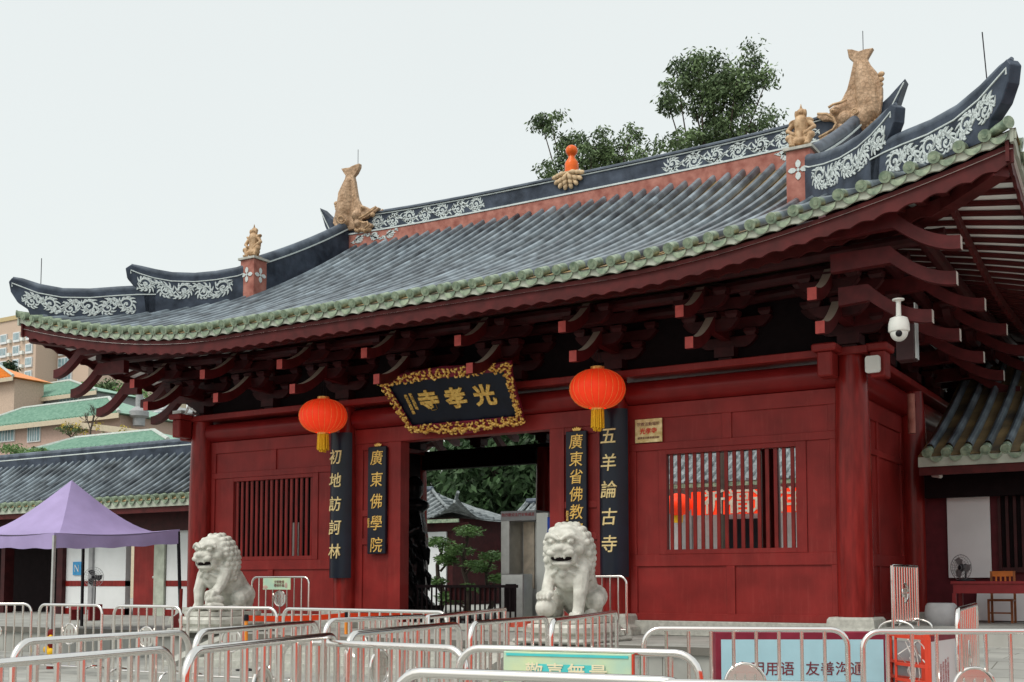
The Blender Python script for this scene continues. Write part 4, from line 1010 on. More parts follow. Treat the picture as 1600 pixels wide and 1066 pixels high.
    # curly mane in rows round the back of the head and down the neck
    for row, (zz, rr, nn, rad) in enumerate(((.33, .14, 6, .062), (.26, .23, 9, .066), (.18, .29, 11, .068), (.09, .32, 12, .07), (.0, .335, 13, .072), (-.09, .34, 13, .074), (-.18, .335, 13, .076), (-.27, .32, 12, .078), (-.36, .30, 11, .08), (-.45, .28, 10, .08))):
        for i in range(nn):
            a = R(-28+236*(i+(row % 2)*.5)/nn); c = (rr*math.cos(a), .06+rr*math.sin(a)*.95+(.04 if row > 3 else 0), zz)
            hb(c, (rad, rad, rad*.85), 10, 7); hb((c[0]*1.10, c[1]*1.07+.01, c[2]-.01), (rad*.5,)*3, 8, 5)
    # collar ribbon, bell, chest tassels
    pts = [P(.30*math.cos(a), -.12-.26*math.sin(a), .93-.09*math.sin(a)) for a in [R(-10+200*i/16) for i in range(17)]]; b.limb(pts, [.035]*17)
    b.ball(P(0, -.43, .72), (.075, .06, .08)); b.ball(P(0, -.42, .83), (.06, .04, .05))
    for s in (-1, 1): b.limb([P(s*.03, -.42, .82), P(s*.14, -.42, .90), P(s*.24, -.36, .84)], [.03, .045, .03]); b.limb([P(s*.1, -.44, .76), P(s*.2, -.38, .70), P(s*.27, -.3, .72)], [.025, .035, .02])
    o = b.remesh('body', M['lion'], t, .0125, 1)
    d = MB(); d.ball(Q(0, -.30, -.115), (.185, .10, .055), 16, 8, rot=RZ); d.build('open_mouth', M['dark'], o, smooth=True)
    e = MB()
    for s in (-1, 1): e.ball(Q(s*.14, -.325, .13), .03)
    e.build('eyes', M['lion'], o, smooth=True)
lion(-1, 'seated stone lion in front of the left barred window, paw resting on a cub')
lion(1, 'seated stone lion in front of the right jamb, open mouth, paw on a ball')

# ------------------------------------------------------------------ crowd barriers
def barrier(u0, v0, u1, v1, z, label, group, base=0., h=None, nbar=9, square=False, sign=None, circ=True, A=None, B=None, ext=.15):
    if A is None: A = atz(u0, v0, z); B = atz(u1, v1, z)
    A = Vector(A); B = Vector(B); d = (B-A); d.z = 0; d.normalize(); r = .14
    if not square: A = A-d*ext; B = B+d*ext
    A.z = B.z = 0; L = (B-A).length; mid = (A+B)/2; zt = z-.021; zb = base+.13
    t = thing('crowd_barrier', label, 'crowd barrier', (mid.x, mid.y, base), group)
    Pp = lambda s, zz, e=0: A+d*s+Vector((-d.y, d.x, 0))*e+Vector((0, 0, zz))
    f = MB(); pts = [Pp(0, base+.04)]
    if square: pts += [Pp(0, zt), Pp(.01, zt+.001), Pp(L-.01, zt+.001), Pp(L, zt)]
    else:
        pts += [Pp(r-r*math.cos(a), zt-r+r*math.sin(a)) for a in [R(x) for x in range(0, 91, 15)]]
        pts += [Pp(L-r+r*math.sin(a), zt-r+r*math.cos(a)) for a in [R(x) for x in range(0, 91, 15)]]
    pts += [Pp(L, base+.04)]
    f.tube(pts, .024, 12); f.tube([Pp(0, zb), Pp(L, zb)], .017, 8); f.build('frame', M['steel'], t, smooth=True)
    b = MB(); zc = base+(z-base)*.57; cr = min(.17, L*.11) if circ else 0
    for i in range(1, nbar):
        s = L*i/nbar
        if abs(s-L/2) < cr:
            hh = math.sqrt(cr*cr-(s-L/2)**2); b.tube([Pp(s, zb), Pp(s, zc-hh)], .0165, 8); b.tube([Pp(s, zc+hh), Pp(s, zt)], .0165, 8)
        else: b.tube([Pp(s, zb), Pp(s, zt)], .0165, 8)
    b.build('bars', M['steel'], t, smooth=True)
    if cr:
        c = MB(); c.tube([Pp(L/2+cr*math.cos(2*math.pi*i/28), zc+cr*math.sin(2*math.pi*i/28)) for i in range(28)], .013, 8, closed=True); ci = c.build('ring', M['steel'], t, smooth=True)
        e = MB(); q = cr*.5
        for (a0, c0, a1, c1) in ((-q, q, q, q), (-q, 0, q, 0), (0, q, 0, -cr), (-q, q, -q, -q), (q, q, q, -q), (-cr*.9, 0, -q, 0), (q, 0, cr*.9, 0), (-q, -q, q, -q)): e.bar(Pp(L/2+a0, zc+c0), Pp(L/2+a1, zc+c1), .006, .02)
        e.build('emblem', M['steel'], ci)
        e = MB(); e.tube([Pp(L/2, zc, .0), Pp(L/2, zc, .004)], cr, 24) if 0 else None
        e = MB(); n = 24; e.add([Pp(L/2+cr*.95*math.cos(2*math.pi*i/n), zc+cr*.95*math.sin(2*math.pi*i/n), w) for w in (.006, .010) for i in range(n)], [tuple(range(n)), tuple(range(2*n-1, n-1, -1))]+[(i, (i+1) % n, n+(i+1) % n, n+i) for i in range(n)])
        e.build('ring_plate', M['steel'], ci)
    for s in (.16, L-.16):
        g_ = MB(); g_.tube([Pp(s, base+.02+.14*math.sin(a), .26*math.cos(a)) for a in [R(x) for x in range(0, 181, 15)]], .017, 8); g_.build('foot', M['steel'], t, smooth=True)
    if L > .9:
        k = MB(); k.tube([Pp(0, zc+.2), Pp(-.05, zc+.2), Pp(-.05, zc+.12)], .006, 5); k.build('hook', M['steel'], t)
    return t, Pp, L
g1 = 'crowd barriers of the nearest row'; g2 = 'crowd barriers of the middle lanes'; g3 = 'crowd barriers of the far row'
barrier(-60, 1035, 246, 1010, 1.13, 'steel crowd barrier cut off by the bottom left corner, nearest the camera', g1)
barrier(314, 1009, 513, 989, 1.17, 'steel crowd barrier sloping up below the left lion, second from left in front', g1, nbar=9)
barrier(462, 998, 699, 1008, 1.12, 'steel crowd barrier between the two lions in the nearest row', g1)
barrier(663, 1044, 1033, 1057, 1.13, 'lowest steel crowd barrier cut by the bottom edge under the turquoise sign', g1)
barrier(1055, 1062, 1420, 1068, 1.13, 'steel rail of a barrier just grazing the bottom edge under the blue sign', g1)
T1 = barrier(752, 1008, 1052, 1015, 1.13, 'steel crowd barrier carrying the turquoise sign board', g1)
T2 = barrier(1033, 979, 1296, 980, 1.13, 'steel crowd barrier in front of the blue slogan board', g2)
barrier(1376, 983, 1665, 983, 1.13, 'steel crowd barrier at the right edge in front of the ramp', g2, nbar=9)
barrier(50, 997, 276, 984, 1.16, 'steel crowd barrier in front of the purple tent, middle lane', g2)
barrier(322, 982, 486, 970, 1.18, 'steel crowd barrier directly below the left lion in the middle lane', g2, nbar=9)
barrier(523, 966, 658, 960, 1.18, 'short looking steel crowd barrier right of the left lion, middle lane', g2, nbar=9)
barrier(558, 985, 709, 972, 1.18, 'steel crowd barrier running toward the gate opening, left half', g2, nbar=9)
barrier(745, 970, 848, 962, 1.17, 'steel crowd barrier left of the right lion, in front of the gate opening', g2, nbar=9)
barrier(867, 966, 960, 954, 1.20, 'steel crowd barrier right under the right lion', g2, nbar=9)
barrier(-55, 942, 36, 942, 1.17, 'steel crowd barrier of the far row at the left edge', g3)
barrier(71, 943, 150, 944, 1.17, 'steel crowd barrier of the far row in front of the tent post', g3, nbar=8)
barrier(189, 945, 272, 946, 1.17, 'steel crowd barrier of the far row in front of the red door', g3, nbar=8)
barrier(307, 947, 419, 948, 1.17, 'steel crowd barrier of the far row crossing the left lion pedestal', g3, nbar=8)
barrier(453, 949, 685, 954, 1.17, 'long steel crowd barrier of the far row between left lion and gate opening', g3, nbar=16)
barrier(668, 961, 789, 950, 1.2, 'square ended grey crowd barrier in front of the gate opening', g2, square=True, nbar=9, circ=False)
T3 = barrier(0, 0, 0, 0, 1.67, 'steel crowd barrier with a green poster against the left red wall', 'crowd barriers on the terrace', base=TZ, A=(-5.0, -1.2, 0), B=(-3.36, -1.2, 0), nbar=8, ext=.0)
barrier(0, 0, 0, 0, 1.66, 'steel crowd barrier behind the right lion on the terrace', 'crowd barriers on the terrace', base=TZ, A=(2.6, -1.1, 0), B=(4.06, -1.1, 0), nbar=9, ext=0)
barrier(0, 0, 0, 0, 1.80, 'steel crowd barrier seen end on beside the right corner column', 'crowd barriers on the terrace', base=.78, A=(8.92, -1.9, 0), B=(8.98, -.5, 0), nbar=10, ext=0, square=True)
barrier(1497, 949, 1524, 942, 1.28, 'tall crowd barrier seen almost end on left of the ramp', g2, nbar=10)
# poster on the terrace barrier, turquoise board on the front barrier
t = thing('green_poster', 'pale green poster tied to the barrier behind the left lion', 'poster', (-4.15, -1.25, 1.35))
MB().box(-4.62, -3.83, -1.262, -1.25, 1.38, 1.63).build('sheet', M['mint'], t)
text('文明敬香\n禮佛祈福', .075, face_m((-4.15, -1.266, 1.5)), M['brownink'], 'lettering', t, ext=.001); b = MB(); b.ball((-3.95, -1.264, 1.47), (.04, .004, .06)); b.ball((-4.55, -1.264, 1.43), (.07, .004, .04)); b.build('printed_motif', M['pinkwall'], t)
_, Pp, L = T1
t = thing('turquoise_sign', 'turquoise board with four gold characters hanging on the front barrier', 'sign', Pp(L*.5, .5))
s0, s1 = .32, L-.38
o = MB(); o.add([Pp(s, z, e) for e in (-.05, -.03) for s, z in ((s0, .45), (s1, .45), (s1, 1.10), (s0, 1.10))], [(0, 1, 2, 3), (7, 6, 5, 4), (0, 4, 5, 1), (1, 5, 6, 2), (2, 6, 7, 3), (3, 7, 4, 0)]); bo = o.build('board', M['mint'], t, bevel=.003)
def panel(Pp, s0, s1, z0, z1, e, m_, nm, par, w=.004): return MB().add([Pp(s, z, q) for q in (e-w, e) for s, z in ((s0, z0), (s1, z0), (s1, z1), (s0, z1))], [(0, 1, 2, 3), (7, 6, 5, 4), (0, 4, 5, 1), (1, 5, 6, 2), (2, 6, 7, 3), (3, 7, 4, 0)]).build(nm, m_, par)
panel(Pp, s0+.16, s1-.16, .6, 1.03, -.051, M['teal'], 'centre_panel', t); panel(Pp, s0+.02, s1-.02, 1.075, 1.09, -.051, M['teal'], 'edge_stripe', t)
dv = Pp(1, 0)-Pp(0, 0); rz = math.atan2(dv.y, dv.x)
text('歡喜無量', .115, face_m(Pp((s0+s1)/2, .975, -.058), rz), M['cream_t'], 'lettering', t, bold=.0015, ext=.002, space=1.32)
panel(Pp, s1-.001+.004, s1+.012, .44, 1.10, -.03, M['orangered'], 'red_edge', t, .03)
# orange belt and posts
sp = [(385, 962), (541, 958)]
Q_ = [atz(u, v, .95) for u, v in sp]; Q_ += [Q_[1]+(Q_[1]-Q_[0])*1.0+Vector((0, .3, 0))]
Q2 = [atz(793, 970, .95), atz(872, 957, .95)]
labs = ['orange belt post below the left lion pedestal', 'orange belt post between left lion and gate opening', 'orange belt post hidden low before the gate opening', 'orange belt post left of the right lion', 'orange belt post behind the right lion pedestal']
for i, q in enumerate(Q_+Q2):
    if i == 2 or i == 4: continue
    t = thing('belt_post', labs[i], 'queue post', (q.x, q.y, 0), 'orange queue posts'); b = MB(); b.lathe([(.032, .02), (.032, .86)], (q.x, q.y, 0), 14); b.build('post', M['orangepost'], t, smooth=True)
    b = MB(); b.lathe([(.042, .86), (.045, .9), (.04, .96), (.02, .97)], (q.x, q.y, 0), 14); b.build('belt_head', M['blackpl'], t, smooth=True); b = MB(); b.lathe([(.17, .0), (.17, .02), (.05, .04)], (q.x, q.y, 0), 20); b.build('base', M['blackpl'], t, smooth=True)
def belt(a, b_, lab, sag=.03):
    t = thing('queue_belt', lab, 'belt', ((a.x+b_.x)/2, (a.y+b_.y)/2, .9), 'orange red queue belts'); m_ = MB(); n = 10; vs = []
    for i in range(n+1):
        u = i/n; p = a+(b_-a)*u; z = .955-4*sag*u*(1-u); vs += [(p.x, p.y, z), (p.x, p.y, z-.10), (p.x+.004, p.y+.004, z-.10), (p.x+.004, p.y+.004, z)]
    m_.add(vs, [(i*4+k, i*4+(k+1) % 4, i*4+4+(k+1) % 4, i*4+4+k) for i in range(n) for k in range(4)]); m_.build('webbing', M['belt'], t)
belt(Q_[0], Q_[1], 'orange red belt crossing below the left red wall'); belt(Q_[1], Q_[2], 'orange red belt running on toward the gate opening'); belt(Q2[0], Q2[1], 'orange red belt ending at the right lion', .06)

# ------------------------------------------------------------------ side galleries
def wing(name, label, x0, x1, yE, zE, yR, zR, ridge=True):
    t = thing(name, label, 'gallery', ((x0+x1)/2, yE+1.2, TZ)); D = yR-yE
    zf = lambda s: zE+(zR-zE)*(.8*s+.2*s*s)
    for nm, sg in (('roof', 1), ('rear_roof', -1)):
        b = MB(); yy = lambda v: yR-sg*(D*(1-v)); b.grid(lambda u, v: (x0+(x1-x0)*u, yy(v), zf(v)-.06), 2, 10, lambda u, v: (u*9, v*10)); ro = b.build(nm, M['pan'], t, smooth=True)
        r = MB(); e = MB(); d = MB(); n = int((x1-x0)/.35)
        for k in range(n):
            x = x0+.17+k*.35
            if x > x1-.05: break
            rowtube(r, lambda q: (x, yy(.06+.94*q), zf(.06+.94*q)), 8, uvl=9)
            if sg > 0:
                disc(e, (x, yE, zE), (0, -1, -.35), .085, .22); dripfn(d, (x+.175, yE-.01, zE-.07), (0, -1, 0), .29)
        r.build('tile_rows', M['slate'], ro, smooth=True)
        if sg > 0: e.build('end_tiles', M['green'], ro, smooth=True); d.build('drip_tiles', M['green'], ro)
    MB().box(x0, x1, yE+.02, yE+.07, zE-.26, zE-.07).build('lime_band', M['lime'], t)
    MB().box(x0, x1, yE+.075, yE+.14, zE-.42, zE-.1).build('fascia', M['soffit'], t)
    b = MB(); b.add([(x0, yE+.1, zE-.2), (x1, yE+.1, zE-.2), (x1, yR, zE+.6), (x0, yR, zE+.6)], [(0, 1, 2, 3)]); b.build('soffit', M['soffit'], t)
    if ridge:
        MB().box(x0, x1, yR-.14, yR+.14, zR-.15, zR+.30).build('ridge', M['navy'], t); c = MB(); c.tube([(x0, yR, zR+.34), (x1, yR, zR+.34)], .12, 10); c.build('ridge_cap', M['cap'], t, smooth=True)
        MB().box(x0, x1, yR-.15, yR-.141, zR+.2, zR+.235).build('ridge_line', M['scroll'], t)
    return t
LW = wing('left_gallery', 'long low tiled gallery with white walls to the left of the gatehouse', -30, -8.35, 3.0, 3.98, 5.5, 5.62)
MB().box(-30, -8.35, 4.0, 4.15, 3.08, 3.72).build('beam', M['reddk'], LW, bevel=.01)
def lw(x0, x1, m_, nm, z0=TZ, z1=3.1, y0=4.2, y1=4.4): return MB().box(x0, x1, y0, y1, z0, z1).build(nm, m_, LW)
for x0, x1 in ((-18.35, -17.18), (-17.0, -15.55), (-13.75, -8.4)):
    lw(x0, x1, M['white'], 'wall'); lw(x0, x1, M['redcol'], 'wall_band', 1.43, 1.60, 4.185); lw(x0, x1, M['redcol'], 'skirting', TZ, .74, 4.185)
lw(-17.18, -17.0, M['grey'], 'pilaster', y0=4.12); lw(-14.21, -13.77, M['lime'], 'pilaster', y0=4.12); lw(-13.77, -13.75, M['dark'], 'joint')
dr = lw(-15.25, -14.21, M['red'], 'door', y0=4.26); lw(-15.53, -15.25, M['dark'], 'door_reveal', y0=4.5, y1=4.6)
lw(-18.62, -18.35, M['reddk'], 'post', y0=4.05); lw(-30, -18.62, M['dark'], 'dark_opening', y0=5.6, y1=5.7); lw(-21.5, -21.3, M['reddk'], 'post', y0=4.05)
h = MB(); h.ball((-14.32, 4.22, 1.7), .045); h.build('handle', M['steel2'], dr)
t = thing('blue_notice', 'small blue notice with a white symbol on the white gallery wall', 'notice', (-17.75, 4.18, 1.8))
MB().box(-17.98, -17.58, 4.16, 4.198, 1.78, 2.2).build('plate', mat('notice_blue', (.05, .28, .55), .4), t); b = MB(); b.bar((-17.87, 4.15, 1.88), (-17.87, 4.15, 2.1), .03, .01); b.bar((-17.69, 4.15, 1.88), (-17.69, 4.15, 2.1), .03, .01); b.bar((-17.87, 4.15, 2.1), (-17.69, 4.15, 1.88), .01, .03); b.build('symbol', M['white'], t)
RWG = wing('right_gallery', 'low tiled side gallery in deep shade to the right of the gatehouse', 8.28, 22, 3.0, 4.0, 8.0, 6.5, ridge=False)
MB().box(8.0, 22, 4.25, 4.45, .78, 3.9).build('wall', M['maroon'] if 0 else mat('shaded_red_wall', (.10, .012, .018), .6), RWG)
MB().box(8.2, 22, 3.9, 4.1, 3.2, 3.75).build('beam', M['dark'], RWG)
wf = MB()
wf.box(9.5, 12, 4.15, 4.25, 1.72, 1.82); wf.box(9.5, 12, 4.15, 4.25, 3.22, 3.3); wf = wf.build('window', M['reddk'], RWG)
b = MB()
for i in range(18): b.box(9.5+i*.14, 9.555+i*.14, 4.17, 4.24, 1.82, 3.22)
b.build('window_bars', M['reddk'], wf); MB().box(9.5, 12, 4.243, 4.248, 1.82, 3.22).build('dark_glass', M['dark'], wf)
b = MB()
for i in range(5): b.box(9.56+i*.14, 9.62+i*.14, 4.2, 4.21, 3.02, 3.12)
b.build('orange_reflection', M['orange'], wf) if 0 else None
struct('side_floor', MB().box(8.42, 22, -1.2, 9.2, TZ-.1, .78), M['pave'])
t = thing('white_board', 'tall blank white board leaning on the dark wall of the right gallery', 'board', (8.93, 4.2, 1.7))
MB().box(8.56, 9.36, 4.16, 4.2, 1.62, 3.28).build('panel', M['white'], t, bevel=.005)
# corrugated downpipe at the side wall
t = thing('downpipe', 'short dull red round downpipe between gatehouse side wall and gallery roof', 'pipe', (8.27, 2.6, 4.3)); b = MB(); b.tube([(8.27, 2.6, 4.35), (8.27, 2.6, 5.1)], .07, 12); b.build('pipe', M['pink'], t, smooth=True)
t = thing('bullet_camera', 'small white bullet camera under the right gallery eave', 'camera', (8.55, 3.6, 3.6)); b = MB(); b.tube([(8.45, 3.5, 3.62), (8.62, 3.38, 3.58)], .045, 10); b.tube([(8.55, 3.45, 3.6), (8.57, 3.6, 3.72)], .015, 6); b.build('housing', M['whitepl'], t, smooth=True)
# desk, chair, fan, drum
t = thing('red_desk', 'dark red wooden desk standing under the right gallery eave', 'desk', (9.55, 2.6, .78))
MB().box(8.96, 10.3, 2.25, 2.95, 1.50, 1.55).build('desk_top', M['deskred'], t, bevel=.005); MB().box(9.0, 10.26, 2.28, 2.92, 1.33, 1.498).build('apron', M['deskred'], t)
for x in (8.98, 10.2):
    for y in (2.27, 2.87): MB().box(x, x+.07, y, y+.07, .78, 1.33).build('leg', M['deskred'], t)
t = thing('wooden_chair', 'brown wooden chair with slatted back standing at the red desk', 'chair', (9.7, 3.1, .78))
b = MB(); b.box(9.46, 9.9, 2.98, 3.4, 1.18, 1.22); b.build('seat', M['wood'], t, bevel=.005)
for x in (9.46, 9.86):
    MB().box(x, x+.04, 2.98, 3.02, .78, 1.18).build('leg', M['wood'], t); MB().box(x, x+.04, 3.36, 3.40, .78, 1.74).build('leg', M['wood'], t)
b = MB(); b.box(9.50, 9.86, 3.365, 3.395, 1.64, 1.74); b.box(9.50, 9.86, 3.365, 3.395, 1.34, 1.38)
for i in range(4): b.box(9.55+i*.08, 9.58+i*.08, 3.37, 3.39, 1.38, 1.64)
b.build('backrest', mat('orange_wood', (.55, .16, .03), .45), t); MB().box(9.48, 9.9, 3.0, 3.02, .95, .98).build('stretcher', M['wood'], t)
t = thing('leaning_panel', 'white panel leaning against the wall behind the red desk', 'panel', (9.9, 3.9, .78)); MB().add([(9.1, 3.8, .8), (10.5, 3.8, .8), (10.5, 4.1, 1.42), (9.1, 4.1, 1.42), (9.1, 3.83, .8), (10.5, 3.83, .8), (10.5, 4.13, 1.42), (9.1, 4.13, 1.42)], [(0, 1, 2, 3), (7, 6, 5, 4), (0, 4, 5, 1), (1, 5, 6, 2), (2, 6, 7, 3), (3, 7, 4, 0)]).build('panel', M['white'], t)
def fan(x, y, zc, zb, rad, label, rz=0, cat='fan', col='fanblade'):
    t = thing('electric_fan', label, cat, (x, y, zb)); Rz = Matrix.Rotation(rz, 3, 'Z'); C_ = Vector((x, y, zc))
    P = lambda a, e, c: C_+Rz @ Vector((a, e, c))
    b = MB()
    for r_ in (1, .8, .6, .4, .2): b.tube([P(rad*r_*math.cos(q/20*6.283), -.05*(1-r_)-.02, rad*r_*math.sin(q/20*6.283)) for q in range(20)], .004 if r_ < 1 else .007, 5, closed=True)
    for q in range(24): a = q/24*6.283; b.tube([P(.05*math.cos(a), -.08, .05*math.sin(a)), P(rad*math.cos(a), -.02, rad*math.sin(a)), P(.06*math.cos(a), .07, .06*math.sin(a))], .0025, 4)
    b.build('grille', M['fanblade'], t)
    b = MB()
    for q in range(3):
        a0 = q*2.094; pts = [(.03, -.1), (.5, -.38), (.82, -.12), (.85, .25), (.4, .2), (.05, .1)]
        b.prism([(rad*(p*math.cos(a0)-s*math.sin(a0)), rad*(p*math.sin(a0)+s*math.cos(a0))) for p, s in pts], lambda a, c: P(a, -.01, c), lambda a, c: P(a, .004, c))
    b.build('blade', M['blackpl'] if col != 'pale' else M['fanblade'], t)
    b = MB(); b.ball(C_, (.07, .08, .07)); b.ball(P(0, .1, 0), (.07, .1, .07)); b.tube([P(0, .1, 0), (P(0, .1, 0).x, P(0, .1, 0).y, zb+.02)], .018, 8); b.build('motor', M['blackpl'], t, smooth=True)
    b = MB(); q = P(0, .1, 0); b.lathe([(.17, zb), (.17, zb+.02), (.05, zb+.05), (.02, zb+.06)], (q.x, q.y, 0), 20); b.build('base', M['blackpl'], t, smooth=True)
fan(9.12, 2.5, 1.80, 1.55, .235, 'pale wire table fan on the left end of the red desk', R(-30), col='pale')
t = thing('stone_drum', 'grey stone drum beside the right corner of the gatehouse', 'stone drum', (9.1, 1.4, .78)); b = MB(); b.lathe([(.22, .78), (.27, .86), (.28, .98), (.26, 1.12), (.23, 1.16), (.2, 1.17)], (9.0, 1.2, 0), 26); b.build('drum', M['grey'], t, smooth=True)
# slogan board, rack, info panel in front of the terrace
A = atz(1118, 988, 1.0); B = atz(1390, 988, 1.0); A.z = B.z = 0; d = (B-A).normalized(); L = (B-A).length; PB = lambda s, z, e=0: A+d*s+Vector((-d.y, d.x, 0))*e+Vector((0, 0, z)); rz = math.atan2(d.y, d.x)
t = thing('slogan_board', 'long pale blue slogan board with a dark red frame in front of the terrace', 'sign', PB(L/2, 0))
b = MB(); b.add([PB(s, z, e) for e in (0, .25) for s, z in ((0, .1), (L, .1), (L, 1.0), (0, 1.0))], [(0, 1, 2, 3), (7, 6, 5, 4), (0, 4, 5, 1), (1, 5, 6, 2), (2, 6, 7, 3), (3, 7, 4, 0)]); b.build('frame', M['maroon'], t, bevel=.006)
panel(PB, .055, L-.07, .17, .925, -.004, M['lblue'], 'blue_panel', t)
text('文明用语', .15, face_m(PB(L*.28, .615, -.010), rz), M['brownink'], 'lettering', t, bold=.001, ext=.002, space=1.05)
text('友善沟通', .15, face_m(PB(L*.68, .615, -.010), rz), M['brownink'], 'lettering', t, bold=.001, ext=.002, space=1.05)
for s in (.05, L-.1): b = MB(); b.bar(PB(s, 0, .12), PB(s, .1, .12), .05, .05, up=(0, 1, 0)); b.build('leg', M['maroon'], t)
A2 = atz(1452, 992, 1.0); B2 = atz(1492, 987, 1.0); A2.z = B2.z = 0; B2 = A2+(B2-A2).normalized()*.95; d2 = (B2-A2).normalized(); PC = lambda s, z, e=0: A2+d2*s+Vector((-d2.y, d2.x, 0))*e+Vector((0, 0, z))
t = thing('info_panel', 'pale standing panel with columns of red print, seen at a steep angle', 'sign', PC(.45, 0))
b = MB(); b.add([PC(s, z, e) for e in (0, .05) for s, z in ((0, .05), (.95, .05), (.95, 1.0), (0, 1.0))], [(0, 1, 2, 3), (7, 6, 5, 4), (0, 4, 5, 1), (1, 5, 6, 2), (2, 6, 7, 3), (3, 7, 4, 0)]); b.build('frame', M['orangered'], t)
panel(PC, .03, .92, .1, .93, -.004, M['white'], 'white_panel', t); panel(PC, .03, .92, .93, .985, -.006, M['maroon'], 'header', t)
for k, s_ in enumerate(('文明敬香', '愛護環境', '請勿喧嘩', '保持秩序')): text('\n'.join(s_), .075, face_m(PC(.62-k*.09, .62-.02*k, -.008), math.atan2(d2.y, d2.x)), M['ink'], 'lettering', t, ext=.001, sp=.85)
t = thing('red_rack', 'open red metal rack full of loose cables beside the slogan board', 'rack', (B.x+.2, B.y, 0))
C0 = B+d*.06; C1 = A2-d2*.0; e_ = (C1-C0).normalized()
b = MB()
for s in (0, 1):
    p = C0+(C1-C0)*s; b.bar(p, p+Vector((0, 0, .98)), .024, .024, up=(0, 1, 0)); p2 = p+Vector((-.15, .4, 0)); b.bar(p2, p2+Vector((0, 0, .98)), .035, .035, up=(0, 1, 0))
b.build('upright', M['orangered'], t)
b = MB()
for z in (.12, .52, .68, .96):
    b.bar(C0+Vector((0, 0, z)), C1+Vector((0, 0, z)), .03, .03); q = Vector((-.15, .4, z)); b.bar(C0+q, C1+q, .03, .03)
b.build('rail', M['orangered'], t); b = MB()
for k in range(12):
    u = k/11; p = C0+(C1-C0)*(.2+.6*rnd.random()); b.tube([p+Vector((rnd.uniform(-.1, .1), .2+rnd.uniform(-.1, .1), z+rnd.uniform(-.04, .04))) for z in (.9, .75, .6, .45, .3, .15)], .006, 5)
b.build('cables', M['whitepl'], t)
b = MB(); b.add([C0+Vector((-.15, .42, .15)), C1+Vector((-.15, .42, .15)), C1+Vector((-.15, .42, .9)), C0+Vector((-.15, .42, .9)), C0+Vector((-.15, .44, .15)), C1+Vector((-.15, .44, .15)), C1+Vector((-.15, .44, .9)), C0+Vector((-.15, .44, .9))], [(0, 1, 2, 3), (7, 6, 5, 4), (0, 4, 5, 1), (1, 5, 6, 2), (2, 6, 7, 3), (3, 7, 4, 0)]); b.build('back_panel', M['grey'], t)

# ------------------------------------------------------------------ purple tent and things under it
TA = YAW+R(21.5); rx = Vector((math.cos(TA), math.sin(TA), 0)); fw = Vector((-math.sin(TA), math.cos(TA), 0))
P1 = atd(84, 857, 22.0); P1.z = 0
K1 = P1; K2 = P1+(rx*.80+fw*.60)*3.1; K0 = P1+(-rx*.60+fw*.80)*3.1; K3 = K2+K0-K1
zr_ = {0: 2.30, 1: 2.17, 2: 2.36, 3: 2.45}; CT = (K0+K2)/2
t = thing('purple_tent', 'purple pop up canopy tent standing left of the gatehouse', 'tent', CT)
cor = [K0, K1, K2, K3]; b = MB(); apex = Vector((CT.x, CT.y, 3.66))
N = 14
for i in range(4):
    a = Vector((cor[i].x, cor[i].y, zr_[i]+.30)); c = Vector((cor[(i+1) % 4].x, cor[(i+1) % 4].y, zr_[(i+1) % 4]+.30))
    def fn(u, v, a=a, c=c):
        e = a.lerp(c, u); p = e.lerp(apex, v); sag = .34*math.sin(math.pi*v**.75)*(1-.25*math.sin(math.pi*u)); p.z -= sag+.07*math.sin(math.pi*u)*(1-v)
        return p
    b.grid(fn, N, N)
b.build('canopy', M['purple'], t, smooth=True, sharp=18)
b = MB()
for i in range(4):
    a = Vector((cor[i].x, cor[i].y, zr_[i])); c = Vector((cor[(i+1) % 4].x, cor[(i+1) % 4].y, zr_[(i+1) % 4]))
    def fn(u, v, a=a, c=c):
        p = a.lerp(c, u); p.z += .30*v-.07*math.sin(math.pi*u)*v-.03*math.sin(math.pi*u)+.012*math.sin(u*25)*(1-v); o_ = (p-CT); o_.z = 0; p += o_.normalized()*.02*math.sin(u*22)*(1-v); return p
    b.grid(fn, 24, 3)
b.build('valance', M['purple'], t, smooth=True)
for i in range(4):
    o_ = (cor[i]-CT); o_.z = 0; o_.normalize(); p = MB(); p.bar((cor[i].x-o_.x*.03, cor[i].y-o_.y*.03, zr_[i]+.25), (cor[i].x+o_.x*.06, cor[i].y+o_.y*.06, 0 if cor[i].y < TY else TZ), .05, .05, up=(0, 1, 0)); p.build('post', M['steel2'] if i == 1 else M['blackpl'], t)
p = aty(147, 902, .8); fan(p.x, p.y, p.z, TZ, .27, 'black pedestal fan standing under the purple tent', R(30))
t = thing('red_stool', 'low dark red stool beside the pedestal fan', 'stool', (-11.7, .2, TZ))
p = aty(133, 970, .2); b = MB(); b.box(p.x-.42, p.x+.42, p.y-.2, p.y+.2, TZ+.28, TZ+.42); b.build('seat', M['deskred'], t); 
for q in (-.38, .34): MB().box(p.x+q, p.x+q+.05, p.y-.18, p.y+.18, TZ, TZ+.28).build('leg', M['deskred'], t)
p = atz(79, 1016, .0+.02); p = atd(79, 1000, 20.6)
t = thing('fire_hydrant', 'red and yellow hydrant post standing in front of the tent', 'hydrant', (p.x, p.y, 0))
b = MB(); b.lathe([(.06, 0), (.05, .1), (.045, .55), (.06, .58), (.055, .66), (.03, .7)], (p.x, p.y, 0), 14); b.build('post', M['redcol'], t, smooth=True)
b = MB(); b.ball((p.x+.02, p.y-.05, .52), (.09, .06, .06)); b.ball((p.x-.04, p.y-.04, .34), (.07, .06, .07)); b.ball((p.x+.06, p.y-.04, .30), (.07, .06, .07)); b.tube([(p.x-.05, p.y, .6), (p.x+.1, p.y-.05, .56)], .03, 8); b.build('yellow_fittings', M['yellow'], t, smooth=True)
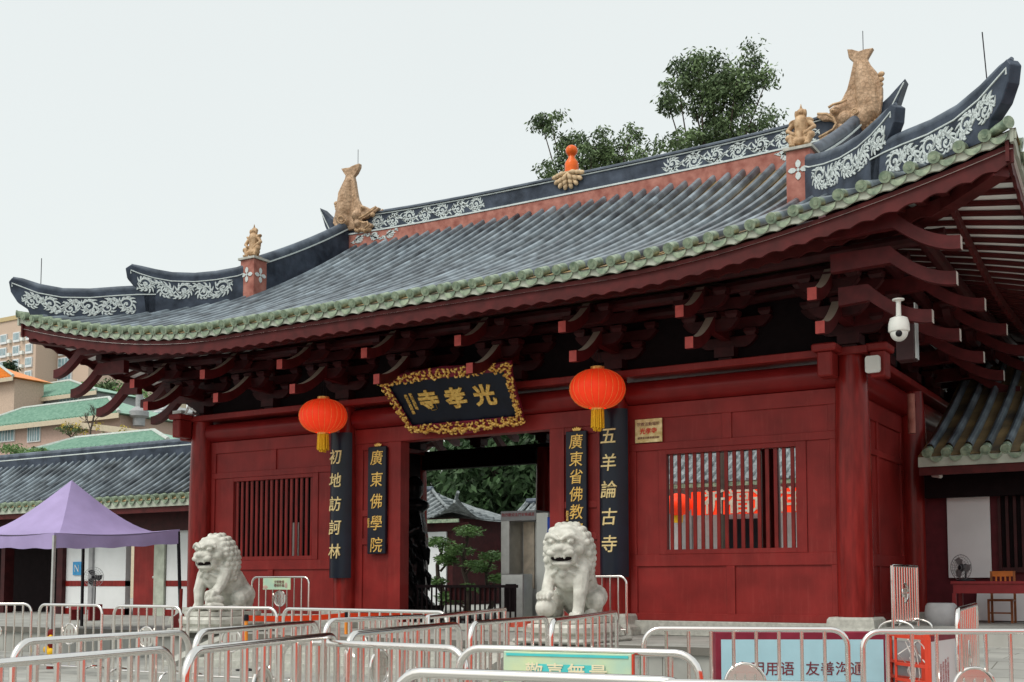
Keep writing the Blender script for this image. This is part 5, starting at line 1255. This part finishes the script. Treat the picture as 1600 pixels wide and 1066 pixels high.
p = atd(281, 985, 24.5); t = thing('red_shovel', 'red dustpan shovel standing upright left of the left lion', 'shovel', (p.x, p.y, p.z))
b = MB(); b.tube([(p.x, p.y, TZ+.2), (p.x+.02, p.y, TZ+.85)], .035, 8); b.build('handle', M['redcol'], t, smooth=True); b = MB(); b.prism([(-.24, 0), (.12, 0), (.12, .3), (0, .36), (-.2, .25)], lambda a, c: (p.x+a, p.y-.03, TZ+c), lambda a, c: (p.x+a, p.y+.03, TZ+c)); b.build('scoop', M['redcol'], t, bevel=.01)

# ------------------------------------------------------------------ inside the gate and the courtyard behind
t = thing('dark_guardian_statue', 'glossy dark carved guardian statue just inside the gate, left', 'statue', (-4.55, 4.0, TZ))
b = MB(); X = lambda a, y, z: (-4.50+a, 4.0+y, z); r2 = random.Random(9)
b.limb([X(0, 0, .9), X(0, 0, 1.8), X(.05, 0, 2.7), X(0, 0, 3.4)], [.4, .42, .38, .3]); b.ball(X(.1, -.05, 3.95), (.24, .26, .32)); b.ball(X(0, 0, 3.5), (.5, .35, .2))
b.limb([X(.1, -.1, 3.4), X(.45, -.35, 2.9), X(.2, -.6, 2.7)], [.17, .14, .11]); b.limb([X(-.3, -.1, 3.4), X(-.5, -.3, 3.0), X(-.2, -.6, 3.2)], [.17, .14, .11])
for i in range(26):
    a = r2.uniform(-2.6, .6); z = r2.uniform(.9, 3.3); b.limb([X(.4*math.cos(a), .4*math.sin(a), z), X(.55*math.cos(a+.3), .5*math.sin(a+.3), z-.3), X(.5*math.cos(a+.5), .45*math.sin(a+.5), z-.65)], [.05, .08, .03])
b.remesh('figure', mat('dark_bronze', (.015, .015, .017), .22, metal=.3, bump=.5, bscale=9), t, .03, 2); MB().box(-5.1, -3.95, 3.4, 4.6, TZ+.03, .95).build('plinth', M['dark'], t)
t = thing('security_gate', 'grey walk through security gate standing inside the gate opening', 'security gate', (.0, 2.2, TZ))
MB().box(-.56, -.33, 2.0, 2.6, TZ+.03, 3.12).build('side_panel', M['steel2'], t, bevel=.01); MB().box(.36, .66, 2.0, 2.6, TZ+.03, 3.06).build('side_panel', M['whitepl'], t, bevel=.01); hd = MB().box(-.56, .36, 1.99, 2.6, 2.9, 3.122).build('header', M['grey'], t, bevel=.01)
text('熱烈歡迎金門安檢通道', .085, face_m((-.1, 1.985, 3.03)), M['ink'], 'lettering', hd, ext=.002)
MB().box(-.33, .36, 2.585, 2.6, TZ+.03, 2.9).build('rear_panel', M['steel2'], t); MB().box(-.30, -.02, 2.55, 2.58, 1.4, 2.9).build('cream_panel', M['pearl'], t)
MB().box(.70, .80, 1.9, 2.0, 1.2, 2.95).build('blue_edge', M['bluebox'], t)
t = thing('turnstile', 'stainless turnstile cabinet beside the security gate', 'turnstile', (.1, 1.7, TZ)); MB().box(-.25, .33, 1.5, 1.9, TZ+.03, 1.72).build('cabinet', M['steel2'], t, bevel=.02); MB().box(-.12, .15, 1.49, 1.498, .9, 1.5).build('dark_window', M['dark'], t)
t = thing('timber_fence', 'low dark timber fence across the gate opening', 'fence', (-.5, .6, TZ))
b = MB(); b.box(-1.84, .75, .55, .60, 1.42, 1.48); b.box(-1.84, .75, .55, .60, .72, .77); b.build('rail', M['dark'], t)
b = MB()
for i in range(21): b.box(-1.82+i*.125, -1.79+i*.125, .56, .59, .62, 1.42)
b.build('balusters', M['dark'], t); b = MB()
for x in (-1.0, -.2): b.box(x, x+.4, .62, .64, 1.15, 1.42)
b.build('panel', M['reddk'], t)
t = thing('white_tubes', 'pair of white tubes leaning behind the bars of the left window', 'tube', (-4.6, .5, TZ)); XT = aty(458, 840, .3).x; b = MB(); b.tube([(XT, .3, .83), (XT, .3, 2.92)], .03, 8); b.build('tube', M['whitepl'], t); b = MB(); b.tube([(XT+.14, .3, .83), (XT+.14, .3, 2.92)], .03, 8); b.build('tube', M['whitepl'], t)
def hall(name, label, x0, x1, y0, y1, zE, zR, wm, rm='roofg', hip=1.6, zb=TZ, up=.5, ov=.9):
    t = thing(name, label, 'hall', ((x0+x1)/2, y0, zb)); ym = (y0+y1)/2
    MB().box(x0, x1, y0, y1, zb, zE+.1).build('wall', wm, t)
    X0, X1, Y0, Y1 = x0-ov, x1+ov, y0-ov, y1+ov; hy = ym-Y0
    def hz(x, y):
        d = min(hy-abs(y-ym), (min(x-X0, X1-x))*hy/hip) if hip else hy-abs(y-ym); s = max(0, d)/hy
        cr = (max(0, 1-min(x-X0, X1-x)/2.2)**2)*(max(0, abs(y-ym)/hy-.35)/.65)**2*up
        return zE+(zR-zE)*(.7*s+.3*s*s)+cr
    b = MB(); b.grid(lambda u, v: (X0+(X1-X0)*u, Y0+(Y1-Y0)*v, hz(X0+(X1-X0)*u, Y0+(Y1-Y0)*v)), 40, 24); ro = b.build('roof', M[rm], t, smooth=True)
    r = MB(); n = int((X1-X0)/.4)
    for k in range(n+1):
        x = X0+.1+k*.4
        if x < X1: r.tube([(x, Y0+hy*q/8, hz(x, Y0+hy*q/8)+.02) for q in range(9)], .08, 6)
    r.build('tile_rows', M[rm], ro, smooth=True)
    MB().box(X0, X1, Y0+.03, Y0+.1, zE-.18, zE-.02).build('eave_band', M['green'], ro); b = MB(); b.tube([(x0+hip-ov, ym, zR+.1), (x1-hip+ov, ym, zR+.1)], .16, 8); b.build('ridge', M['cap'], ro)
    b = MB()
    for q in (0, 1):
        b.tube([((X1-hip*s_) if q else (X0+hip*s_), ym-hy*(1-s_), hz((X1-hip*s_) if q else (X0+hip*s_), ym-hy*(1-s_))+.08+.2*(1-s_)**4) for s_ in [i/10 for i in range(11)]], .08, 8)
    b.build('hip_ridge', M['roofg'], ro)
    return t
h1 = hall('courtyard_hall', 'small red courtyard hall with upturned roof seen through the gate opening', -25.5, -17.0, 24, 30, 4.45, 6.1, M['reddk'], hip=4.2, up=.9)
MB().box(-18.4, -17.3, 23.9, 23.99, TZ, 3.9).build('white_panel', M['white'], h1); MB().box(-22, -16.1, 23.9, 23.98, 3.9, 4.3).build('beam', M['reddk'], h1)
h2 = hall('rear_gallery', 'grey tiled gallery behind the courtyard hall, seen through the gate opening', -19, -8.5, 33, 38, 4.2, 6.0, M['grey'], hip=.01, up=0); MB().box(-18, -8.5, 31.9, 31.99, 3.4, 4.2).build('beam', M['maroon'], h2)
h3 = hall('ticket_hall', 'white walled hall with pale tiled roof seen through the right window bars', -9, 3.5, 21, 26, 5.25, 7.3, M['wallg'], hip=.01, up=0)
MB().box(-2.6, -.9, 20.9, 20.99, TZ, 3.9).build('dark_doorway', M['blackpl'], h3); MB().box(-4.3, -3.9, 20.85, 20.99, TZ, 4.3).build('pier', M['grey'], h3)
t = thing('red_banner', 'red banner with yellow characters seen through the right window bars', 'banner', (-1.6, 20, 4.0)); MB().box(-3.5, .9, 19.9, 19.95, 4.02, 4.88).build('cloth', M['lantern'], t); text('祈福迎祥', .95, face_m((-1.2, 19.88, 4.42)), M['pearl'], 'lettering', t, bold=.01, ext=.01)
t = thing('small_red_lantern', 'small red lantern beside the banner seen through the right window bars', 'lantern', (-3.9, 19.7, 4.4)); b = MB(); b.ball((-3.9, 19.6, 4.42), (.52, .52, .42), 20, 12); b.build('silk_body', M['lantern'], t, smooth=True); b = MB(); b.lathe([(.16, 3.75), (.18, 4.02)], (-3.9, 19.6, 0), 14); b.build('tassel', M['yellow'], t)

# ------------------------------------------------------------------ trees and plants
def leaf_clump(mb, c, r, n, size, rnd, droop=.6, asp=.38):
    c = Vector(c)
    for _ in range(n):
        th = rnd.uniform(0, 6.283); u = rnd.uniform(-1, 1); rr = rnd.random()**.45; s = math.sqrt(1-u*u)
        p = c+Vector((r[0]*rr*s*math.cos(th), r[1]*rr*s*math.sin(th), r[2]*rr*u))
        a = rnd.uniform(0, 6.283); d = Vector((math.cos(a)*(1-droop*.6), math.sin(a)*(1-droop*.6), -droop+rnd.uniform(-.35, .45))).normalized()
        w = d.cross(Vector((rnd.uniform(-1, 1), rnd.uniform(-1, 1), rnd.uniform(-.2, 1)))).normalized(); L = size*rnd.uniform(.7, 1.3); w *= L*asp/2
        n0 = len(mb.v); mb.v += [tuple(p), tuple(p+d*L*.45+w), tuple(p+d*L), tuple(p+d*L*.45-w)]; mb.f.append((n0, n0+1, n0+2, n0+3))
def tree(name, label, cat, base, blobs, seed, leaf='leafA', size=.2, dens=170, clump=.36, trunk_r=.22, droop=.6, group=None, limbs=True, fill=1.0):
    "blobs: (centre, radii)"
    rnd = random.Random(seed); t = thing(name, label, cat, base, group); crown = MB(); lb = MB(); base = Vector(base)
    cen = sum((Vector(c) for c, r in blobs), Vector())/len(blobs); fork = Vector((cen.x*.7+base.x*.3, cen.y*.7+base.y*.3, base.z+(min(c[2]-r[2] for c, r in blobs)-base.z)*.8+0*cen.z))
    lb.tube([base, base.lerp(fork, .5)+Vector((.15, 0, 0)), fork], [trunk_r, trunk_r*.8, trunk_r*.62], 10)
    for c, r in blobs:
        c = Vector(c); mid = fork.lerp(c, .5)+Vector((rnd.uniform(-.3, .3), rnd.uniform(-.3, .3), -.1*r[2]))
        if limbs: lb.tube([fork, mid, c], [trunk_r*.45, trunk_r*.3, trunk_r*.12], 7)
        vol = r[0]*r[1]*r[2]; nc = max(8, int(fill*vol/(clump**3)*1.5))
        for _ in range(nc):
            th = rnd.uniform(0, 6.283); u = rnd.uniform(-1, 1); rr = rnd.random()**.33*1.02; s = math.sqrt(1-u*u)
            p = c+Vector((r[0]*rr*s*math.cos(th), r[1]*rr*s*math.sin(th), r[2]*rr*u)); q = clump*rnd.uniform(.7, 1.25)
            leaf_clump(crown, p, (q, q, q*.75), int(dens*.13), size, rnd, droop)
            if limbs and rnd.random() < .2: lb.tube([c.lerp(p, .1), p], [trunk_r*.1, trunk_r*.04], 5)
    lb.build('trunk', M['bark'], t, smooth=True); crown.build('crown', M[leaf], t)
    return t
def pb_(u, v, ru, rv, y, dy=0):
    c = aty(u, v, y+dy); k = ((c-CAM).dot(_F))/FPX; return (tuple(c), (ru*k, ru*k*.9, rv*k))
B1 = [pb_(*q, 18, d) for q, d in (((862, 196, 26, 15), 0), ((888, 232, 30, 25), .5), ((925, 232, 34, 28), -.5), ((985, 212, 22, 12), 0), ((1052, 226, 28, 14), .6), ((862, 264, 22, 18), 0), ((965, 246, 40, 18), .3), ((1020, 244, 40, 14), 0), ((845, 188, 12, 9), 0), ((905, 280, 50, 30), .5))]
c0 = aty(915, 300, 18); tree('broad_leaf_tree', 'low spreading green tree showing above the ridge behind the orange finial', 'tree', (c0.x, c0.y, TZ), B1, 3, group='trees rising behind the gate roof', size=.18, clump=.38, dens=330, trunk_r=.12, fill=2.6)
B2 = [pb_(*q, 20, d) for q, d in (((1110, 118, 50, 30), 0), ((1180, 92, 24, 34), .5), ((1062, 150, 30, 24), -.5), ((1130, 160, 52, 34), .3), ((1180, 190, 38, 16), 0), ((1075, 112, 30, 22), .3), ((1120, 205, 30, 26), 0), ((1090, 92, 18, 12), 0), ((1150, 130, 36, 24), -.4), ((1200, 120, 14, 12), 0), ((1045, 165, 16, 10), 0), ((1155, 215, 45, 22), .3), ((1085, 215, 32, 22), -.3))]
c0 = aty(1118, 260, 20); tree('broad_leaf_tree', 'taller dark green tree showing above the ridge left of the right guardian figure', 'tree', (c0.x, c0.y, TZ), B2, 5, group='trees rising behind the gate roof', size=.18, clump=.40, dens=330, trunk_r=.14, fill=2.6)
for i, (x, y, z, r, lab) in enumerate(((-33, 46, 7.5, 5.5, 'dark tree at the left of the courtyard backdrop, seen through the gate opening'), (-26, 48, 8.5, 6, 'dark tree in the middle of the courtyard backdrop, seen through the gate opening'), (-20, 47, 8.0, 5.5, 'dark tree at the right of the courtyard backdrop, seen through the gate opening'), (-29.5, 54, 12, 7, 'taller dark tree farthest back behind the courtyard'), (-21.5, 53, 12, 7, 'tall dark tree farthest back behind the grey tiled gallery'))):
    bl = [((x+r*.55*math.cos(k*1.3), y+r*.4*math.sin(k*1.7), z+r*.35*math.sin(k*2.1)), (r*.6, r*.6, r*.5)) for k in range(6)]
    tree('courtyard_tree', lab, 'tree', (x, y, TZ), bl, 20+i, leaf='leafB', size=.75, clump=1.1, dens=230, trunk_r=.35, group='dark trees behind the courtyard', fill=1.1)
def bonsai(x, y, pads, label, seed):
    rnd = random.Random(seed); t = thing('cloud_pine', label, 'bonsai', (x, y, TZ), 'cloud pruned pines in the courtyard'); tr = MB(); cr = MB(); top = max(p[2] for p in pads)
    pts = [(x+.15*math.sin(i*1.3), y, TZ+(top-TZ)*i/6) for i in range(7)]; tr.tube(pts, [.11, .1, .09, .08, .07, .05, .03], 8)
    for a, b_, z, r in pads: tr.tube([(x, y, z-.35), (x+a, y+b_, z-.05)], [.05, .03], 6); leaf_clump(cr, (x+a, y+b_, z), (r, r, r*.42), int(900*r), .16, rnd, .1, .3)
    tr.build('trunk', M['bark'], t, smooth=True); cr.build('foliage', M['leafC'], t)
q = aty(688, 900, 14); bonsai(q.x, q.y, [(-.1, 0, 3.0, .5), (.25, .1, 2.3, .4), (-.2, 0, 1.6, .42), (.2, 0, 1.1, .3)], 'cloud pruned pine at the left of the view through the gate opening', 1)
q = aty(728, 900, 14); bonsai(q.x, q.y, [(.1, 0, 3.35, .55), (-.45, .1, 2.7, .6), (-.9, 0, 2.4, .4), (.3, 0, 2.2, .35), (.15, 0, 1.4, .3), (-.6, 0, 1.0, .5)], 'tallest cloud pruned pine in the middle of the view through the gate opening', 2)
q = aty(765, 900, 15); bonsai(q.x, q.y, [(.1, 0, 2.5, .5), (-.4, .1, 2.1, .5), (.4, 0, 1.7, .45), (-.2, 0, 1.3, .35)], 'cloud pruned pine beside the security gate', 3)

# ------------------------------------------------------------------ town beyond the left gallery
def block(label, u0, u1, vt, y, dep, wall, cols, z0s, wh, ww, capm=None, cat='apartment block'):
    a = aty(u0, vt, y); b_ = aty(u1, vt, y); zt = a.z; t = thing('apartment_block', label, cat, ((a.x+b_.x)/2, y+dep/2, 0), 'apartment blocks on the skyline')
    MB().box(a.x, b_.x, y, y+dep, 0, zt).build('wall', wall, t)
    MB().box(a.x-.3, b_.x+.3, y-.3, y+dep+.3, zt, zt+1.0).build('parapet', capm or wall, t)
    for zc in z0s:
        for cu in cols:
            xc = aty(cu, 560, y).x; w = MB(); w.box(xc-ww/2-.2, xc+ww/2+.2, y-.35, y-.001, zc-.5, zc+wh+.25); f = w.build('window', M['white'], t)
            MB().box(xc-ww/2, xc+ww/2, y-.36, y-.352, zc, zc+wh).build('pane', M['glass'], f)
            m2 = MB()
            for k in range(1, 4): m2.box(xc-ww/2+ww*k/4-.05, xc-ww/2+ww*k/4+.05, y-.38, y-.361, zc, zc+wh)
            m2.build('mullions', M['white'], f)
    return t, a, b_, zt
Y1 = 150
rowz = [aty(30, v, Y1).z for v in (531, 552, 573, 594, 615)]
t, a, b_, zt = block('peach apartment block at the far left edge with a yellow green parapet', -40, 57, 512, Y1, 11, M['peach'], (-14, 6, 26, 46), rowz, 1.6, 2.0, M['ybrick'])
for zc in rowz:
    for cu in (16, 36):
        p = aty(cu, 560, Y1); MB().box(p.x-.5, p.x+.5, Y1-.7, Y1-.002, zc-.5, zc+.3).build('air_conditioner', M['whitepl'], t)
t, a, b_, zt = block('peach apartment block with wide blue glass bays under the roof corner', 84, 140, 505, Y1+6, 11, M['peach'], (103,), [aty(100, v, Y1+6).z for v in (531, 552, 573, 594, 615)], 1.9, 4.6)
t, a, b_, zt = block('pale lower apartment block between roof corner and gatehouse, farther back', 138, 182, 566, Y1+30, 24, M['cream'], (150, 170), [aty(150, v, Y1+30).z for v in (582, 598)], 1.4, 2.8)
t, a, b_, zt = block('distant white apartment block just left of the gatehouse column', 205, 255, 645, Y1+15, 24, M['white'], (215, 235, 250), [aty(150, v, Y1+15).z for v in (663, 680)], 1.3, 2.0)
def house(label, rid, eav, yf, yb, wall, roofm, z0=0, winds=(), cat='house', group='tile roofed houses beyond the gallery'):
    "rid: two pixels of the ridge ends, eav: two pixels of the front eave ends"
    ym = (yf+yb)/2; r0, r1 = aty(*rid[0], ym), aty(*rid[1], ym); e0, e1 = aty(*eav[0], yf), aty(*eav[1], yf); ze = (e0.z+e1.z)/2; zr0 = (r0.z+r1.z)/2
    t = thing('tiled_house', label, cat, ((e0.x+e1.x)/2, ym, z0), group); A_, B_ = (e0.x, yf, ze), (e1.x, yf, ze); C_, D_ = (e1.x, yb, ze), (e0.x, yb, ze); P, Q = (r0.x, ym, zr0), (r1.x, ym, zr0)
    b = MB(); b.add([A_, B_, C_, D_, P, Q], [(0, 1, 5, 4), (1, 2, 5), (2, 3, 4, 5), (3, 0, 4), (3, 2, 1, 0)]); ro = b.build('roof', M[roofm], t)
    MB().box(e0.x+.7, e1.x-.7, yf+.7, yb-.7, z0, ze-.05).build('wall', wall, t); MB().box(e0.x-.05, e1.x+.05, yf-.08, yf-.01, ze-.45, ze-.02).build('eave_band', M['cream'], ro)
    r = MB(); n = int((e1.x-e0.x)/.5)
    for k in range(n+1):
        x = e0.x+.1+k*.5
        if x < r0.x: s = (x-e0.x)/(r0.x-e0.x)
        elif x > r1.x: s = (e1.x-x)/(e1.x-r1.x)
        else: s = 1
        if s > .03: r.tube([(x, yf, ze+.05), (x, yf+(ym-yf)*s, ze+(zr0-ze)*s+.05)], .11, 5)
    r.build('tile_rows', M[roofm], ro)
    b = MB()
    for p, q in ((A_, P), (P, Q), (Q, B_)): b.tube([Vector(p)+Vector((0, 0, .1)), Vector(q)+Vector((0, 0, .1))], .16, 6)
    b.build('ridge', M['palegreen'], ro)
    for (u, v, w, h_) in winds:
        p = aty(u, v, yf+.7); f = MB().box(p.x-w/2-.1, p.x+w/2+.1, yf+.6, yf+.7-.002, p.z-h_/2-.1, p.z+h_/2+.1).build('window', M['white'], t); MB().box(p.x-w/2, p.x+w/2, yf+.58, yf+.598, p.z-h_/2, p.z+h_/2).build('pane', M['glass'], f)
        m2 = MB()
        for k in range(1, 5): m2.box(p.x-w/2+w*k/5-.04, p.x-w/2+w*k/5+.04, yf+.55, yf+.579, p.z-h_/2, p.z+h_/2)
        m2.build('mullions', M['white'], f)
    return t
house('green roofed house highest in the row, partly behind the bracket arms', ((-60, 600), (110, 618)), ((-75, 618), (150, 634)), 60, 68, M['grey'], 'groof', winds=((108, 632, 3, 1.2),))
house('green roofed peach house with barred window at the left edge', ((36, 623), (170, 641)), ((-60, 652), (185, 668)), 44, 52, M['pinkwall'], 'groof', winds=((12, 676, 2.0, 1.5), (54, 676, 1.6, 1.5)))
house('lower green roofed house just above the gallery ridge', ((118, 674), (240, 688)), ((30, 700), (262, 700)), 34, 42, M['cream'], 'groof')
house('orange roofed house corner at the left edge under the gate roof', ((-60, 574), (0, 582)), ((-80, 594), (20, 598)), 56, 61, M['peach'], 'oroof')
t = thing('trellis', 'yellow flowering trellis beam between the two green roofs', 'trellis', aty(180, 672, 43)); b = MB(); p, q = aty(105, 662, 43), aty(250, 680, 43); b.bar(p, q, .5, .5); 
for s in (.1, .4, .7, .98): r_ = p.lerp(q, s); b.bar(r_, (r_.x, r_.y, 4), .2, .2, up=(0, 1, 0))
b.build('beam', M['cream'], t); b = MB(); rr_ = random.Random(2)
for k in range(14): leaf_clump(b, p.lerp(q, rr_.random())+Vector((0, -.3, rr_.uniform(-.6, .3))), (.6, .4, .4), 24, .3, rr_)
b.build('vine', mat('yellow_leaves', (.45, .35, .06), .6, var=.3), t)
t = thing('roof_vent', 'round grey ventilation tank on the roofs beside the bracket arms', 'vent', aty(217, 660, 46)); p = aty(217, 660, 46); b = MB(); b.lathe([(.5, -.3), (.5, .3), (.8, .5), (.8, .9), (.5, 1.2), (.3, 1.3), (.3, 2.4), (.05, 2.5)], p, 20); b.build('tank', M['grey'], t, smooth=True)
# bare tree
t = thing('bare_tree', 'leafless spreading tree in front of the green roofs', 'tree', aty(140, 690, 40)); b = MB(); rr_ = random.Random(11)
def br(p, d, L, r, n):
    q = p+d*L; b.tube([p, p.lerp(q, .5)+Vector((rr_.uniform(-.05, .05)*L, 0, .03*L)), q], [r, r*.8, r*.6], 5)
    if n:
        for k in range(3 if n > 2 else 2+int(rr_.random() < .6)): nd = (d+Vector((rr_.uniform(-.8, .8), rr_.uniform(-.5, .5), rr_.uniform(-.05, .5)))).normalized(); br(q, nd, L*rr_.uniform(.6, .85), r*.6, n-1)
p = aty(141, 690, 40); br(p, Vector((0, 0, 1)), .9, .10, 5); b.build('branches', M['bark'], t)
for u, v, ru, rv, y, lf, lab, sd_ in ((25, 702, 34, 9, 26, 'leafC', 'bright green bush above the gallery ridge at the left edge', 1), (60, 706, 14, 7, 26, 'leafC', 'small bright green bush above the gallery ridge', 6), (112, 670, 22, 7, 42.5, 'leafA', 'clipped hedge above the trellis beside the bare tree', 2), (168, 605, 18, 14, 120, 'leafA', 'round green tree before the pale apartment block', 3), (140, 604, 16, 8, 120, 'leafC', 'pale green tree before the blue glass bays', 4), (14, 575, 8, 14, 110, 'leafB', 'dark tree before the peach block at the left edge', 5), (205, 615, 22, 14, 120, 'leafC', 'light green trees between the apartment blocks and bracket arms', 7)):
    bl = [pb_(u+dx*ru*.5, v+dv_*rv*.3, ru*.6, rv*.8, y) for dx, dv_ in ((-1, 0), (0, -1), (1, 0), (0, .6))]; c0 = aty(u, v+rv*2, y)
    tree('garden_tree', lab, 'tree', (c0.x, c0.y, c0.z-1.5), bl, 40+sd_, leaf=lf, size=.2 if y < 50 else .8, clump=.3 if y < 50 else 1.1, dens=150, trunk_r=.1, group='trees among the houses')
# red hoarding added out of view on the right to tint the steel's reflections
t = thing('red_hoarding', 'long red hoarding placed out of view beyond the right edge, for the red reflections in the steel barriers', 'hoarding', (21.5, -20, 0)); p = MB(); p.bar((21.5, -2.5, 2.2), (21.5, -38, 2.2), .15, 4.4); p.build('panel', M['redwall'], t)
